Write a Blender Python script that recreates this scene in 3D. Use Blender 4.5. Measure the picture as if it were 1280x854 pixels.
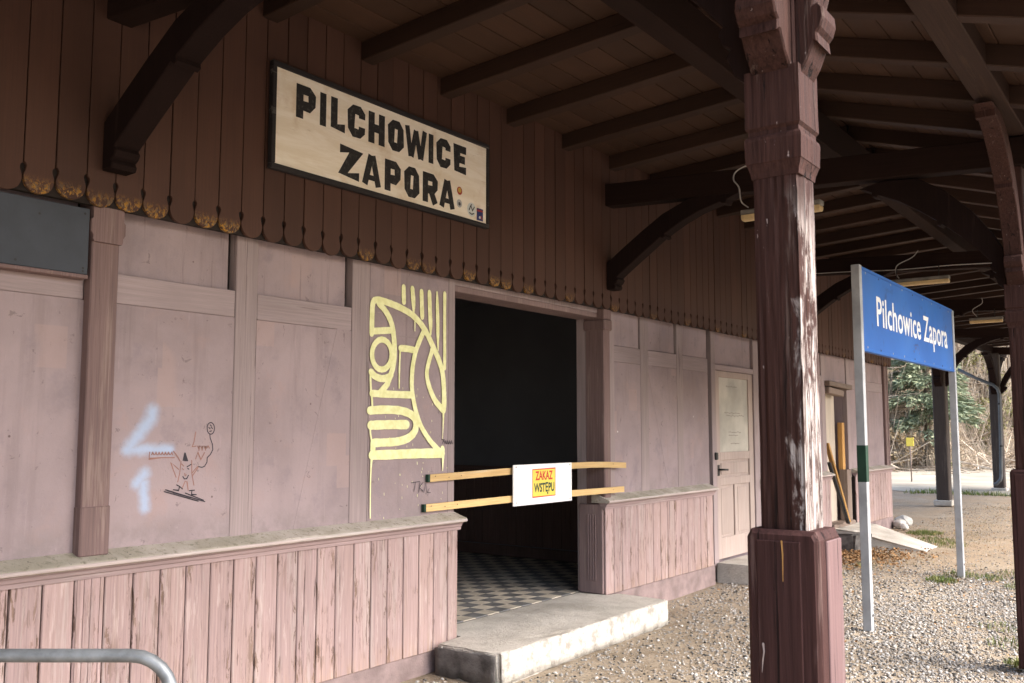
import bpy, bmesh, math, random
import numpy as np
from mathutils import Vector, Matrix, Euler
from math import radians as R, sin, cos, pi
random.seed(7); rng = np.random.default_rng(11)
for o in list(bpy.data.objects): bpy.data.objects.remove(o)
S = bpy.context.scene; COL = S.collection

# ---------------------------------------------------------------- camera
cam = bpy.data.cameras.new('camera'); cam_ob = bpy.data.objects.new('camera', cam); COL.objects.link(cam_ob)
cam.sensor_width = 36.0; cam.lens = 36.0*1180/1280; cam.clip_start = .05; cam.clip_end = 1000
cam_ob.location = (4.3, 0, 1.6); cam_ob.rotation_euler = (R(90+5.39), 0, R(36.1))
cam.dof.use_dof = True; cam.dof.focus_distance = 5.5; cam.dof.aperture_fstop = 9.0
S.camera = cam_ob
# ---------------------------------------------------------------- sky, sun, exposure
SUN_EL, SUN_AZ = R(43), R(14)          # azimuth measured from +x (the open platform side)
w = bpy.data.worlds.new('World'); S.world = w; w.use_nodes = True
nt = w.node_tree; nt.nodes.clear()
sky = nt.nodes.new('ShaderNodeTexSky'); sky.sky_type = 'NISHITA'; sky.sun_disc = False
sky.sun_elevation = SUN_EL; sky.sun_rotation = R(90)-SUN_AZ; sky.air_density = 1.0; sky.dust_density = 3.5; sky.ozone_density = 1.0
bg = nt.nodes.new('ShaderNodeBackground'); bg.inputs[1].default_value = .15
out = nt.nodes.new('ShaderNodeOutputWorld'); nt.links.new(sky.outputs[0], bg.inputs[0]); nt.links.new(bg.outputs[0], out.inputs[0])
sun = bpy.data.lights.new('sun', 'SUN'); sun.energy = 1.5; sun.angle = R(36); sun.color = (1, .97, .93)
sun_ob = bpy.data.objects.new('sun', sun); COL.objects.link(sun_ob)
sd = Vector((cos(SUN_EL)*cos(SUN_AZ), cos(SUN_EL)*sin(SUN_AZ), sin(SUN_EL)))
sun_ob.rotation_euler = sd.to_track_quat('Z', 'Y').to_euler(); sun_ob.location = sd*30
S.view_settings.view_transform = 'Standard'; S.view_settings.look = 'None'; S.view_settings.gamma = 1
S.view_settings.exposure = 1.98
S.render.engine = 'CYCLES'; S.cycles.max_bounces = 8; S.cycles.diffuse_bounces = 6

# ---------------------------------------------------------------- scene helpers
def world(o):
    m = o.matrix_basis.copy()
    if o.parent: m = world(o.parent) @ o.matrix_parent_inverse @ m
    return m
def adopt(o, parent):
    if parent is not None:
        o.parent = parent; o.matrix_parent_inverse = world(parent).inverted()
    return o
def tag(o, label=None, cat=None, group=None, kind=None):
    for k, v in (('label', label), ('category', cat), ('group', group), ('kind', kind)):
        if v: o[k] = v
    return o
def thing(name, loc, label, cat, group=None):
    o = bpy.data.objects.new(name, None); COL.objects.link(o); o.location = loc; o.empty_display_size = .1
    return tag(o, label, cat, group)
def put(name, me, mat=None, parent=None, loc=(0, 0, 0), rot=(0, 0, 0), scale=(1, 1, 1)):
    o = bpy.data.objects.new(name, me); COL.objects.link(o)
    o.location = loc; o.rotation_euler = rot; o.scale = scale
    if mat is not None and not me.materials: me.materials.append(mat)
    return adopt(o, parent)
def mesh(verts, faces, mat=None, smooth=False):
    me = bpy.data.meshes.new('m'); me.from_pydata([tuple(v) for v in verts], [], faces); me.update()
    if mat: me.materials.append(mat)
    if smooth: me.polygons.foreach_set('use_smooth', [True]*len(me.polygons))
    return me
_cache = {}
def boxme(sx, sy, sz, mat, bev=.003):
    key = (round(sx, 4), round(sy, 4), round(sz, 4), mat.name, bev)
    if key in _cache: return _cache[key]
    bm = bmesh.new(); bmesh.ops.create_cube(bm, size=1)
    for v in bm.verts: v.co = Vector((v.co.x*sx, v.co.y*sy, v.co.z*sz))
    if bev: bmesh.ops.bevel(bm, geom=list(bm.edges), offset=min(bev, .3*min(sx, sy, sz)), segments=1, affect='EDGES')
    me = bpy.data.meshes.new('m'); bm.to_mesh(me); bm.free(); me.materials.append(mat)
    _cache[key] = me; return me
def box(name, x0, x1, y0, y1, z0, z1, mat, parent=None, bev=.003, rot=(0, 0, 0)):
    return put(name, boxme(x1-x0, y1-y0, z1-z0, mat, bev), None, parent, ((x0+x1)/2, (y0+y1)/2, (z0+z1)/2), rot)
def beam(name, a, b, wid, dep, mat, parent=None, bev=.006):
    """timber from a to b (centre line); local x runs along it, depth in local z"""
    a, b = Vector(a), Vector(b); d = b-a
    q = d.to_track_quat('X', 'Z')
    return put(name, boxme(d.length, wid, dep, mat, bev), None, parent, (a+b)/2, q.to_euler())
def prism(pts, t, mat, axis='y', bev=0, smooth=False):
    """outline in two coordinates, thickness t along axis (centred)"""
    bm = bmesh.new()
    def P(p, s):
        if axis == 'y': return (p[0], s, p[1])
        if axis == 'x': return (s, p[0], p[1])
        return (p[0], p[1], s)
    A = [bm.verts.new(P(p, -t/2)) for p in pts]; B = [bm.verts.new(P(p, t/2)) for p in pts]
    n = len(pts); bm.faces.new(A); bm.faces.new(B[::-1])
    for i in range(n): bm.faces.new((A[i], B[i], B[(i+1) % n], A[(i+1) % n]))
    bmesh.ops.recalc_face_normals(bm, faces=bm.faces)
    if bev:
        es = [e for e in bm.edges if abs((e.verts[0].co-e.verts[1].co).length-t) > 1e-5 or True]
        es = [e for e in bm.edges if len(e.link_faces) == 2 and any(len(f.verts) == n for f in e.link_faces)]
        bmesh.ops.bevel(bm, geom=es, offset=bev, segments=1, affect='EDGES')
    me = bpy.data.meshes.new('m'); bm.to_mesh(me); bm.free(); me.materials.append(mat)
    return me
def tube(pts, r, mat, n=8, cap=True):
    pts = [Vector(p) for p in pts]; V = []; Fc = []
    up = Vector((0, 0, 1)); rs = r if isinstance(r, (list, tuple)) else [r]*len(pts)
    prev = None
    for i, p in enumerate(pts):
        t = (pts[min(i+1, len(pts)-1)]-pts[max(i-1, 0)]).normalized()
        if prev is None:
            u = t.cross(up if abs(t.z) < .9 else Vector((1, 0, 0))).normalized()
        else:
            u = (prev - t*prev.dot(t)).normalized()
        prev = u; v = t.cross(u)
        for k in range(n):
            a = 2*pi*k/n; V.append(p+(u*cos(a)+v*sin(a))*rs[i])
    for i in range(len(pts)-1):
        for k in range(n): Fc.append((i*n+k, i*n+(k+1) % n, (i+1)*n+(k+1) % n, (i+1)*n+k))
    if cap: Fc.append(tuple(range(n))[::-1]); Fc.append(tuple((len(pts)-1)*n+k for k in range(n)))
    return mesh(V, Fc, mat, True)
def smoothpath(pts, k=6):
    pts = [Vector(p) for p in pts]; o = []
    for i in range(len(pts)-1):
        p0, p1, p2, p3 = pts[max(i-1, 0)], pts[i], pts[i+1], pts[min(i+2, len(pts)-1)]
        for j in range(k):
            t = j/k
            o.append(.5*((2*p1)+(p2-p0)*t+(2*p0-5*p1+4*p2-p3)*t*t+(3*p1-p0-3*p2+p3)*t**3))
    o.append(pts[-1]); return o
def ribbon(pts, widths, closed=False, cap=True):
    """flat stroke in 2-D; returns verts (2-D) and faces"""
    pts = [Vector(p) for p in pts]; n = len(pts); V = []; Fc = []
    for i in range(n):
        if closed: a, b = pts[i-1], pts[(i+1) % n]
        else: a, b = pts[max(i-1, 0)], pts[min(i+1, n-1)]
        t = (b-a).normalized(); nn = Vector((-t.y, t.x)); k = 1.
        if (closed or 0 < i < n-1):
            t1 = (pts[i]-pts[i-1]).normalized(); c = abs(Vector((-t1.y, t1.x)).dot(nn)); k = 1/max(c, .45)
        V += [pts[i]+nn*widths[i]/2*k, pts[i]-nn*widths[i]/2*k]
    for i in range(n if closed else n-1):
        j = (i+1) % n; Fc.append((2*i, 2*i+1, 2*j+1, 2*j))
    if cap and not closed:
        for e, s in ((0, -1), (n-1, 1)):
            t = (pts[1]-pts[0]).normalized() if e == 0 else (pts[-1]-pts[-2]).normalized()
            t = t*s; nn = Vector((-t.y, t.x)); r = widths[e]/2; base = len(V)
            for q in range(7):
                a = -pi/2+pi*q/6; V.append(pts[e]+(t*cos(a)+nn*sin(a))*r*.95)
            Fc.append(tuple(range(base, base+7)))
    return V, Fc
def strokes_mesh(strokes, x0, dx, mat):
    """strokes on a wall facing +x: each (pts(y,z), widths, closed), laid dx apart"""
    V = []; Fc = []; x = x0
    for pts, ws, cl in strokes:
        v, f = ribbon(pts, ws, cl); b = len(V)
        V += [(x, p.x, p.y) for p in v]; Fc += [tuple(b+i for i in q) for q in f]; x += dx
    return mesh(V, Fc, mat)
def text_mesh(s, size, mat, sx=1., off=0., spacing=1., align='CENTER'):
    c = bpy.data.curves.new('t', 'FONT'); c.body = s; c.size = size; c.offset = off; c.space_character = spacing
    c.align_x = align; c.align_y = 'CENTER'; c.resolution_u = 4
    o = bpy.data.objects.new('t', c); COL.objects.link(o)
    dg = bpy.context.evaluated_depsgraph_get(); me = bpy.data.meshes.new_from_object(o.evaluated_get(dg))
    bpy.data.objects.remove(o); bpy.data.curves.remove(c)
    for v in me.vertices: v.co.x *= sx
    me.materials.clear(); me.materials.append(mat); return me
FACE_X = (R(90), 0, R(90))      # lays an xy drawing onto a wall facing +x (text reads along +y)

# ---------------------------------------------------------------- materials
class NT:
    def __init__(s, name):
        s.m = bpy.data.materials.new(name); s.m.use_nodes = True; s.t = s.m.node_tree; s.t.nodes.clear()
        s.out = s.n('ShaderNodeOutputMaterial'); s.b = s.n('ShaderNodeBsdfPrincipled'); s.l(s.b.outputs[0], s.out.inputs[0])
    def n(s, t, **k):
        o = s.t.nodes.new(t)
        for a, b in k.items(): setattr(o, a, b)
        return o
    def l(s, a, b): s.t.links.new(a, b)
    def set(s, sock, v):
        if hasattr(v, 'is_output'): s.l(v, sock)
        else: sock.default_value = v
    def math(s, op, a, b=None, c=None, clamp=False):
        o = s.n('ShaderNodeMath', operation=op); o.use_clamp = clamp
        for i, v in enumerate((a, b, c)):
            if v is not None: s.set(o.inputs[i], v)
        return o.outputs[0]
    def vmath(s, op, a, b=None):
        o = s.n('ShaderNodeVectorMath', operation=op); s.set(o.inputs[0], a)
        if b is not None: s.set(o.inputs[1], b)
        return o
    def mix(s, f, a, b, mode='MIX'):
        o = s.n('ShaderNodeMix', data_type='RGBA', blend_type=mode); s.set(o.inputs[0], f)
        for i, v in ((6, a), (7, b)):
            if isinstance(v, tuple) and len(v) == 3: v = v+(1,)
            s.set(o.inputs[i], v)
        return o.outputs[2]
    def noise(s, vec, scale, detail=4, rough=.55, dist=0.):
        o = s.n('ShaderNodeTexNoise'); s.l(vec, o.inputs['Vector']); o.inputs['Scale'].default_value = scale
        o.inputs['Detail'].default_value = detail; o.inputs['Roughness'].default_value = rough; o.inputs['Distortion'].default_value = dist
        return o.outputs[0]
    def ramp(s, v, lo, hi, a=0., b=1.):
        o = s.n('ShaderNodeMapRange'); o.interpolation_type = 'SMOOTHSTEP'; s.set(o.inputs[0], v)
        for i, q in enumerate((lo, hi, a, b)): s.set(o.inputs[i+1], q)
        return o.outputs[0]
    def scale(s, vec, sc):
        o = s.n('ShaderNodeMapping'); s.l(vec, o.inputs[0]); o.inputs['Scale'].default_value = sc; return o.outputs[0]
    def obj(s, decor=True):
        tc = s.n('ShaderNodeTexCoord'); v = tc.outputs['Object']; s.raw = v
        oi = s.n('ShaderNodeObjectInfo'); s.rnd = oi.outputs['Random']
        if decor:
            c = s.n('ShaderNodeCombineXYZ')
            for i, k in enumerate((37., 53., 71.)): s.l(s.math('MULTIPLY', s.rnd, k), c.inputs[i])
            v = s.vmath('ADD', v, c.outputs[0]).outputs[0]
        return v
    def pos(s): return s.n('ShaderNodeNewGeometry').outputs['Position']
    def xyz(s, v):
        o = s.n('ShaderNodeSeparateXYZ'); s.l(v, o.inputs[0]); return o.outputs
    def bump(s, h, st, d=.01):
        o = s.n('ShaderNodeBump'); o.inputs['Strength'].default_value = st; o.inputs['Distance'].default_value = d
        s.l(h, o.inputs['Height']); s.l(o.outputs[0], s.b.inputs['Normal'])
    def fin(s, col, rough=.7, spec=.3):
        s.set(s.b.inputs['Base Color'], col+(1,) if isinstance(col, tuple) and len(col) == 3 else col)
        s.set(s.b.inputs['Roughness'], rough); s.b.inputs['Specular IOR Level'].default_value = spec
        return s.m
AX = {'X': 0, 'Y': 1, 'Z': 2}
def stretch(axis, along, across):
    v = [across]*3; v[AX[axis]] = along; return tuple(v)
def wood(name, paint, under, dark, axis='Z', wear=.5, crack=.5, grain=.22, rough=.7, bump=.35, vary=.18, dirt=None, spec=.25, wscale=1., peel=None):
    k = NT(name); v = k.obj()
    fine = k.noise(k.scale(v, stretch(axis, 2.2, 95)), 1, 8, .68, .5)
    mid = k.noise(k.scale(v, stretch(axis, .9*wscale, 11*wscale)), 1, 6, .65, .3)
    big = k.noise(k.scale(v, stretch(axis, .8, 2.2)), 1, 3)
    col = k.mix(k.ramp(fine, .3, .7, 0, 1), tuple(c*(1-grain) for c in paint), tuple(min(1, c*(1+grain)) for c in paint))
    lo = .78-.42*wear
    wm = k.ramp(k.math('ADD', mid, k.math('MULTIPLY', k.math('SUBTRACT', fine, .5), .35)), lo, lo+.09)
    wcol = k.mix(k.ramp(fine, .35, .65), tuple(c*.75 for c in under), under)
    col = k.mix(k.math('MULTIPLY', wm, .85), col, wcol)
    cn = k.noise(k.scale(v, stretch(axis, .75, 34)), 1, 7, .7, .8)
    cm = k.ramp(cn, .70-.12*crack, .74-.10*crack)
    col = k.mix(k.math('MULTIPLY', cm, .9), col, dark)
    col = k.mix(k.ramp(big, .35, .75, 0, .45), col, dirt or tuple(c*.6 for c in paint))
    br = k.math('MULTIPLY_ADD', k.rnd, vary*2, 1-vary)
    col = k.mix(1., col, k.n('ShaderNodeCombineColor').outputs[0], 'MULTIPLY') if False else col
    vm = k.vmath('SCALE', col); k.l(br, vm.inputs['Scale']); col = vm.outputs[0]
    if peel: col = peel(k, col, fine, mid)
    h = k.math('SUBTRACT', k.math('MULTIPLY', fine, .5), k.math('ADD', k.math('MULTIPLY', wm, .35), k.math('MULTIPLY', cm, .9)))
    k.bump(h, bump, .006)
    return k.fin(col, k.math('MULTIPLY_ADD', fine, .25, rough-.12), spec)
def plain(name, col, rough=.6, var=.12, sc=6., spec=.3, bump=.0, metal=0., world_=False):
    k = NT(name); v = k.pos() if world_ else k.obj()
    a = k.noise(v, sc, 6, .6); b = k.noise(v, sc*8, 4, .6)
    c = k.mix(k.ramp(a, .3, .7), tuple(x*(1-var) for x in col), tuple(min(1, x*(1+var)) for x in col))
    c = k.mix(k.ramp(b, .55, .8, 0, .35), c, tuple(x*.6 for x in col))
    if bump: k.bump(k.math('ADD', a, k.math('MULTIPLY', b, .5)), bump, .01)
    k.b.inputs['Metallic'].default_value = metal
    return k.fin(c, rough, spec)
def plaster(name, base, spray=None):
    k = NT(name); v = k.pos()
    a = k.noise(v, 1.1, 5, .6, .4); b = k.noise(v, 4.5, 6, .65); c = k.noise(v, 60, 4, .6); s = k.noise(k.scale(v, (9, 9, .8)), 1, 5, .6)
    col = k.mix(k.ramp(a, .3, .7), tuple(x*.80 for x in base), tuple(x*1.10 for x in base))
    col = k.mix(k.ramp(b, .54, .74, 0, .38), col, (base[0]*1.18, base[1]*1.02, base[2]*.92))
    col = k.mix(k.ramp(b, .48, .26, 0, .5), col, (base[0]*.66, base[1]*.69, base[2]*.76))
    col = k.mix(k.ramp(s, .54, .74, 0, .4), col, tuple(x*.62 for x in base))
    fine = k.noise(v, 150, 5, .7); col = k.mix(k.ramp(fine, .56, .72, 0, .30), col, tuple(x*.62 for x in base)); col = k.mix(k.ramp(fine, .44, .30, 0, .25), col, tuple(x*1.25 for x in base))
    scr = k.noise(k.scale(v, (60, 60, 4)), 1, 6, .75, 1.); col = k.mix(k.ramp(scr, .62, .68, 0, .4), col, tuple(x*1.3 for x in base))
    scd = k.noise(k.scale(v, (50, 14, 14)), 1, 6, .75, .6); col = k.mix(k.ramp(scd, .62, .66, 0, .55), col, tuple(x*.45 for x in base))
    pt = k.n('ShaderNodeTexVoronoi'); pt.feature = 'F1'; pt.distance = 'CHEBYCHEV'; k.l(k.scale(v, (1, 2.6, 2.1)), pt.inputs['Vector']); pt.inputs['Scale'].default_value = 1.
    patch = k.math('MULTIPLY', k.ramp(pt.outputs['Distance'], .22, .20), k.ramp(k.noise(v, .9, 2), .5, .54))
    col = k.mix(k.math('MULTIPLY', patch, .42), col, (base[0]*1.22, base[1]*1.12, base[2]*1.02))
    drip = k.math('MULTIPLY', k.ramp(k.noise(k.scale(v, (22, 22, .9)), 1, 6, .65), .58, .70), k.ramp(k.xyz(v)[2], 1.5, 2.7))
    col = k.mix(k.math('MULTIPLY', drip, .55), col, tuple(x*.5 for x in base))
    # pits and specks
    vo = k.n('ShaderNodeTexVoronoi'); k.l(v, vo.inputs['Vector']); vo.inputs['Scale'].default_value = 7.5
    pit = k.ramp(vo.outputs['Distance'], .055, .03)
    sel = k.ramp(k.noise(v, 3.1, 2), .50, .54)
    col = k.mix(k.math('MULTIPLY', pit, k.math('MULTIPLY', sel, .75)), col, (.09, .06, .055))
    vo2 = k.n('ShaderNodeTexVoronoi'); k.l(v, vo2.inputs['Vector']); vo2.inputs['Scale'].default_value = 4.3
    sp = k.math('MULTIPLY', k.ramp(vo2.outputs['Distance'], .045, .03), k.ramp(k.noise(v, 2.3, 2), .57, .62))
    col = k.mix(k.math('MULTIPLY', sp, .8), col, (.78, .74, .7))
    # grime rising from the foot of the wall
    z = k.xyz(v)[2]
    gr = k.math('MULTIPLY', k.ramp(z, 1.22, 1.02), k.ramp(b, .42, .62))
    col = k.mix(k.math('MULTIPLY', gr, .55), col, (.2, .17, .17))
    if spray:
        x, y, zz = k.xyz(v); tot = None
        fz = k.math('MULTIPLY', k.math('SUBTRACT', k.noise(v, 30, 4, .6), .5), .03)
        for (ay, az, by, bz, r) in spray:
            dy, dz = by-ay, bz-az; L2 = dy*dy+dz*dz
            py = k.math('SUBTRACT', y, ay); pz = k.math('SUBTRACT', zz, az)
            t = k.math('DIVIDE', k.math('ADD', k.math('MULTIPLY', py, dy), k.math('MULTIPLY', pz, dz)), L2, clamp=True)
            ey = k.math('SUBTRACT', py, k.math('MULTIPLY', t, dy)); ez = k.math('SUBTRACT', pz, k.math('MULTIPLY', t, dz))
            d = k.math('SQRT', k.math('ADD', k.math('MULTIPLY', ey, ey), k.math('MULTIPLY', ez, ez)))
            m = k.ramp(k.math('ADD', d, fz), r*1.55, r*.0)
            tot = m if tot is None else k.math('MAXIMUM', tot, m)
        col = k.mix(k.math('MULTIPLY', tot, .70), col, (.40, .53, .74))
    k.bump(k.math('ADD', k.math('MULTIPLY', b, .6), k.math('MULTIPLY', c, .35)), .4, .012)
    return k.fin(col, .82, .2)
def tip_peel(k, col, fine, mid):
    at = k.n('ShaderNodeAttribute'); at.attribute_type = 'OBJECT'; at.attribute_name = 'peel'
    z = k.xyz(k.raw)[2]; n = k.noise(k.scale(k.obj(), (48, 48, 34)), 1, 6, .75, .5)
    m = k.math('MULTIPLY', k.ramp(k.math('ADD', z, k.math('MULTIPLY', n, .08)), .135, .06), at.outputs['Fac'])
    spots = k.ramp(n, .47, .55); m = k.math('MULTIPLY', m, spots)
    c = k.mix(k.ramp(k.noise(k.obj(), 70, 3), .45, .55), (.46, .225, .022), (.20, .14, .08))
    return k.mix(m, col, c)
M = {}
M['clad'] = wood('brown_cladding_paint', (.069, .033, .0235), (.095, .055, .041), (.012, .007, .005), 'Z', wear=.2, crack=.15, grain=.10, bump=.2, vary=.13, peel=tip_peel)
M['backing'] = plain('dark_backing', (.02, .014, .012), .9)
def pink_peel(k, col, fine, mid):
    o = k.obj()
    n = k.noise(k.scale(o, (34, 34, 5.5)), 1, 7, .72, .6); big = k.noise(k.scale(o, (5, 5, 2.2)), 1, 3)
    m = k.math('MULTIPLY', k.ramp(n, .515, .565), k.ramp(big, .45, .56))
    col = k.mix(k.math('MULTIPLY', m, k.math('MULTIPLY_ADD', k.ramp(k.math('ABSOLUTE', k.xyz(k.raw)[1]), .01, .066), .62, .34)), col, k.mix(k.ramp(fine, .4, .6), (.07, .04, .03), (.20, .13, .095)))
    m2 = k.math('MULTIPLY', k.ramp(k.noise(k.scale(o, (22, 22, 2.2)), 1, 6, .7), .56, .62), k.ramp(big, .54, .42))
    col = k.mix(k.math('MULTIPLY', m2, .4), col, (.55, .45, .42))
    m3 = k.ramp(k.noise(k.scale(o, (16, 16, 1.1)), 1, 7, .7, .5), .57, .66)
    col = k.mix(k.math('MULTIPLY', m3, .5), col, (.27, .195, .165))
    y = k.xyz(k.raw)[1]; z = k.xyz(k.raw)[2]
    lowm = k.math('MULTIPLY', k.ramp(k.math('ADD', z, k.math('MULTIPLY', n, .35)), -.02, -.32), .55)
    return k.mix(k.math('MULTIPLY', lowm, k.ramp(n, .42, .58)), col, (.40, .255, .165))
M['pink'] = wood('pink_wainscot_paint', (.335, .240, .234), (.415, .33, .315), (.055, .032, .026), 'Z', wear=.62, crack=.7, grain=.17, bump=.55, vary=.10, dirt=(.36, .25, .22), wscale=1.2, peel=pink_peel)
M['pinktrim'] = wood('pink_trim_paint', (.33, .242, .238), (.43, .355, .335), (.09, .06, .05), 'Y', wear=.5, crack=.45, grain=.12, bump=.3, vary=.05)
M['jamb'] = wood('mauve_brown_jamb_paint', (.25, .175, .17), (.36, .27, .25), (.06, .04, .035), 'Z', wear=.5, crack=.55, grain=.16, bump=.4, vary=.05)
M['edge'] = wood('chipped_pale_edge', (.47, .39, .37), (.55, .49, .46), (.14, .10, .08), 'Y', wear=.6, crack=.7, grain=.12, bump=.5, vary=.05)
M['mauve'] = plaster('mauve_plaster', (.325, .256, .264))
M['spray'] = plaster('mauve_plaster_sprayed', (.325, .256, .264), [(2.843, 1.697, 2.837, 1.663, .042), (2.83, 1.656, 2.718, 1.511, .04), (2.704, 1.505, 2.95, 1.501, .032), (2.811, 1.384, 2.769, 1.333, .035), (2.806, 1.331, 2.818, 1.212, .034)])
M['stud'] = wood('mauve_stud_paint', (.315, .25, .25), (.36, .295, .285), (.10, .075, .07), 'Z', wear=.5, crack=.68, grain=.14, bump=.35, vary=.06)
M['rail'] = wood('mauve_rail_paint', (.33, .262, .266), (.365, .30, .30), (.12, .09, .085), 'Y', wear=.45, crack=.4, grain=.12, bump=.3, vary=.06)
M['pilaster'] = wood('maroon_pilaster_paint', (.185, .122, .116), (.29, .21, .185), (.045, .03, .026), 'Z', wear=.48, crack=.6, grain=.22, bump=.4, vary=.04)
M['plinth'] = plain('mauve_plinth', (.24, .18, .175), .9, .25, 5, .2, .5, world_=True)
M['sill'] = None
k = NT('mossy_sill'); v = k.pos()
c = k.mix(k.ramp(k.noise(v, 3.5, 5), .35, .65), (.33, .30, .24), (.46, .41, .36))
c = k.mix(k.ramp(k.noise(v, 26, 5, .7), .52, .66, 0, .6), c, (.17, .155, .11))
c = k.mix(k.ramp(k.noise(v, 75, 3), .66, .7, 0, .8), c, (.06, .05, .04))
k.bump(k.noise(v, 45, 5, .7), .5, .01); M['sill'] = k.fin(c, .9, .15)
M['timber'] = wood('dark_canopy_timber', (.020, .011, .009), (.040, .024, .018), (.006, .004, .003), 'X', wear=.35, crack=.4, grain=.22, bump=.35, vary=.12, spec=.08, rough=.85)
M['brace'] = wood('dark_brace_timber', (.016, .009, .008), (.035, .021, .018), (.004, .003, .002), 'Z', wear=.35, crack=.35, grain=.2, bump=.35, vary=.12, spec=.08, rough=.85)
M['roofb'] = wood('brown_roof_board', (.056, .028, .0172), (.076, .043, .0275), (.012, .008, .006), 'Y', wear=.35, crack=.3, grain=.16, bump=.25, vary=.16, wscale=.6)
M['rafter'] = wood('brown_rafter', (.036, .0178, .0115), (.057, .030, .019), (.008, .005, .004), 'X', wear=.3, crack=.3, grain=.18, bump=.3, vary=.12)
def post_peel(k, col, fine, mid):
    x, y, z = k.xyz(k.raw); o = k.obj()
    n = k.noise(k.scale(o, (9, 9, 3.2)), 1, 6, .68, .5)
    at = k.n('ShaderNodeAttribute'); at.attribute_type = 'OBJECT'; at.attribute_name = 'peel'
    e = k.math('ADD', x, k.math('MULTIPLY', k.math('SUBTRACT', n, .5), .26))
    m = k.math('MULTIPLY', k.math('MULTIPLY', k.ramp(e, .040, .062), at.outputs['Fac']), k.ramp(k.math('ADD', z, k.math('MULTIPLY', n, .3)), 1.2, .9))
    c = k.mix(k.ramp(fine, .35, .6), (.13, .092, .078), (.44, .40, .38))
    c = k.mix(k.ramp(k.noise(k.scale(o, (55, 55, 3.5)), 1, 7, .75, .6), .52, .57), c, (.05, .03, .026))
    col = k.mix(m, col, c)
    sp = k.ramp(k.noise(k.scale(o, (110, 110, 30)), 1, 3), .72, .75)
    return k.mix(k.math('MULTIPLY', sp, .6), col, (.5, .42, .4))
M['post'] = wood('maroon_post_paint', (.046, .0215, .0175), (.115, .078, .066), (.006, .004, .004), 'Z', wear=.42, crack=.85, grain=.42, bump=1.0, vary=.03, peel=post_peel, spec=.12, wscale=2.4)
M['postbox'] = wood('maroon_post_box_paint', (.052, .0245, .0225), (.13, .082, .074), (.010, .006, .006), 'Z', wear=.42, crack=.75, grain=.34, bump=.7, vary=.03, spec=.12)
M['boxside'] = wood('sunlit_faded_maroon_paint', (.15, .092, .092), (.25, .18, .17), (.03, .018, .018), 'Z', wear=.5, crack=.5, grain=.2, bump=.5, vary=.05)  # fading plus the brightness of the sunlit side, put into a paler maroon
M['plate'] = wood('brown_plate_timber', (.048, .029, .023), (.085, .052, .036), (.01, .007, .006), 'X', wear=.5, crack=.4, grain=.25, bump=.4, spec=.08)
M['oldtimber'] = wood('weathered_grey_timber', (.055, .042, .036), (.10, .08, .07), (.02, .015, .012), 'Z', wear=.6, crack=.6, grain=.25, bump=.5, vary=.1)
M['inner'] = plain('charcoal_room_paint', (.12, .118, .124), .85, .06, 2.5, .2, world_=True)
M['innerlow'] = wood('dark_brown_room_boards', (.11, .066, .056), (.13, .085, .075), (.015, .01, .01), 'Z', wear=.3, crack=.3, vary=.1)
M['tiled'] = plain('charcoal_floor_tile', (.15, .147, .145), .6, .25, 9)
M['tilel'] = plain('cream_floor_tile', (.46, .405, .33), .6, .2, 9)
M['grout'] = plain('tile_bedding', (.16, .14, .12), .9)
k = NT('rough_concrete'); v = k.pos()
c = k.mix(k.ramp(k.noise(v, 2.2, 6, .65), .3, .7), (.36, .33, .29), (.56, .52, .47))
c = k.mix(k.ramp(k.noise(v, 42, 5, .75), .52, .68, 0, .5), c, (.22, .19, .16))
c = k.mix(k.ramp(k.noise(v, 110, 3), .62, .7, 0, .5), c, (.62, .58, .52))
k.bump(k.math('ADD', k.noise(v, 14, 6, .7), k.math('MULTIPLY', k.noise(v, 80, 4, .7), .5)), .6, .02); M['conc'] = k.fin(c, .92, .15)
k = NT('sunlit_face_concrete'); v = k.pos()  # concrete paled to carry the light on the step front
c = k.mix(k.ramp(k.noise(v, 9, 6, .7), .35, .55), (.33, .30, .265), (.54, .51, .465))
c = k.mix(k.ramp(k.noise(k.scale(v, (14, 14, 5)), 1, 5, .7), .6, .74, 0, .7), c, (.36, .32, .28))
k.bump(k.noise(v, 20, 6, .75), .7, .02); M['litface'] = k.fin(c, .9, .15)
M['dkconc'] = plain('dark_concrete', (.11, .10, .095), .9, .45, 9, .2, .6, world_=True)
M['slate'] = plain('slate_grey_board', (.048, .055, .070), .6, .12, 5, .3, .1, world_=True)
k = NT('cream_sign_board'); v = k.obj(False)
c = k.mix(k.ramp(k.noise(k.scale(v, (1, 2, 14)), 1, 7, .7, .6), .35, .65), (.80, .72, .59), (.90, .84, .74))
c = k.mix(k.ramp(k.noise(v, 4, 5, .6), .52, .72, 0, .6), c, (.60, .46, .31))
c = k.mix(k.ramp(k.noise(v, 7, 5, .7), .62, .75, 0, .5), c, (.80, .76, .72))
c = k.mix(k.ramp(k.noise(k.scale(v, (1, 3, 60)), 1, 6, .7, .8), .67, .70, 0, .6), c, (.30, .2, .13))
k.bump(k.noise(k.scale(v, (1, 2, 30)), 1, 6, .7), .3, .006); M['cream'] = k.fin(c, .7, .25)
k = NT('worn_black_lettering'); v = k.pos()
c = k.mix(k.ramp(k.noise(v, 30, 6, .75), .5, .72), (.022, .021, .022), (.10, .095, .09)); M['black'] = k.fin(c, .65, .3)
M['blackframe'] = wood('black_frame', (.025, .022, .024), (.17, .155, .15), (.008, .008, .008), 'Y', wear=.5, crack=.3, vary=.02)
k = NT('blue_enamel'); v = k.obj(False)
c = k.mix(k.ramp(k.noise(v, 1.3, 4), .3, .7), (.010, .095, .36), (.014, .125, .44))
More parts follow.
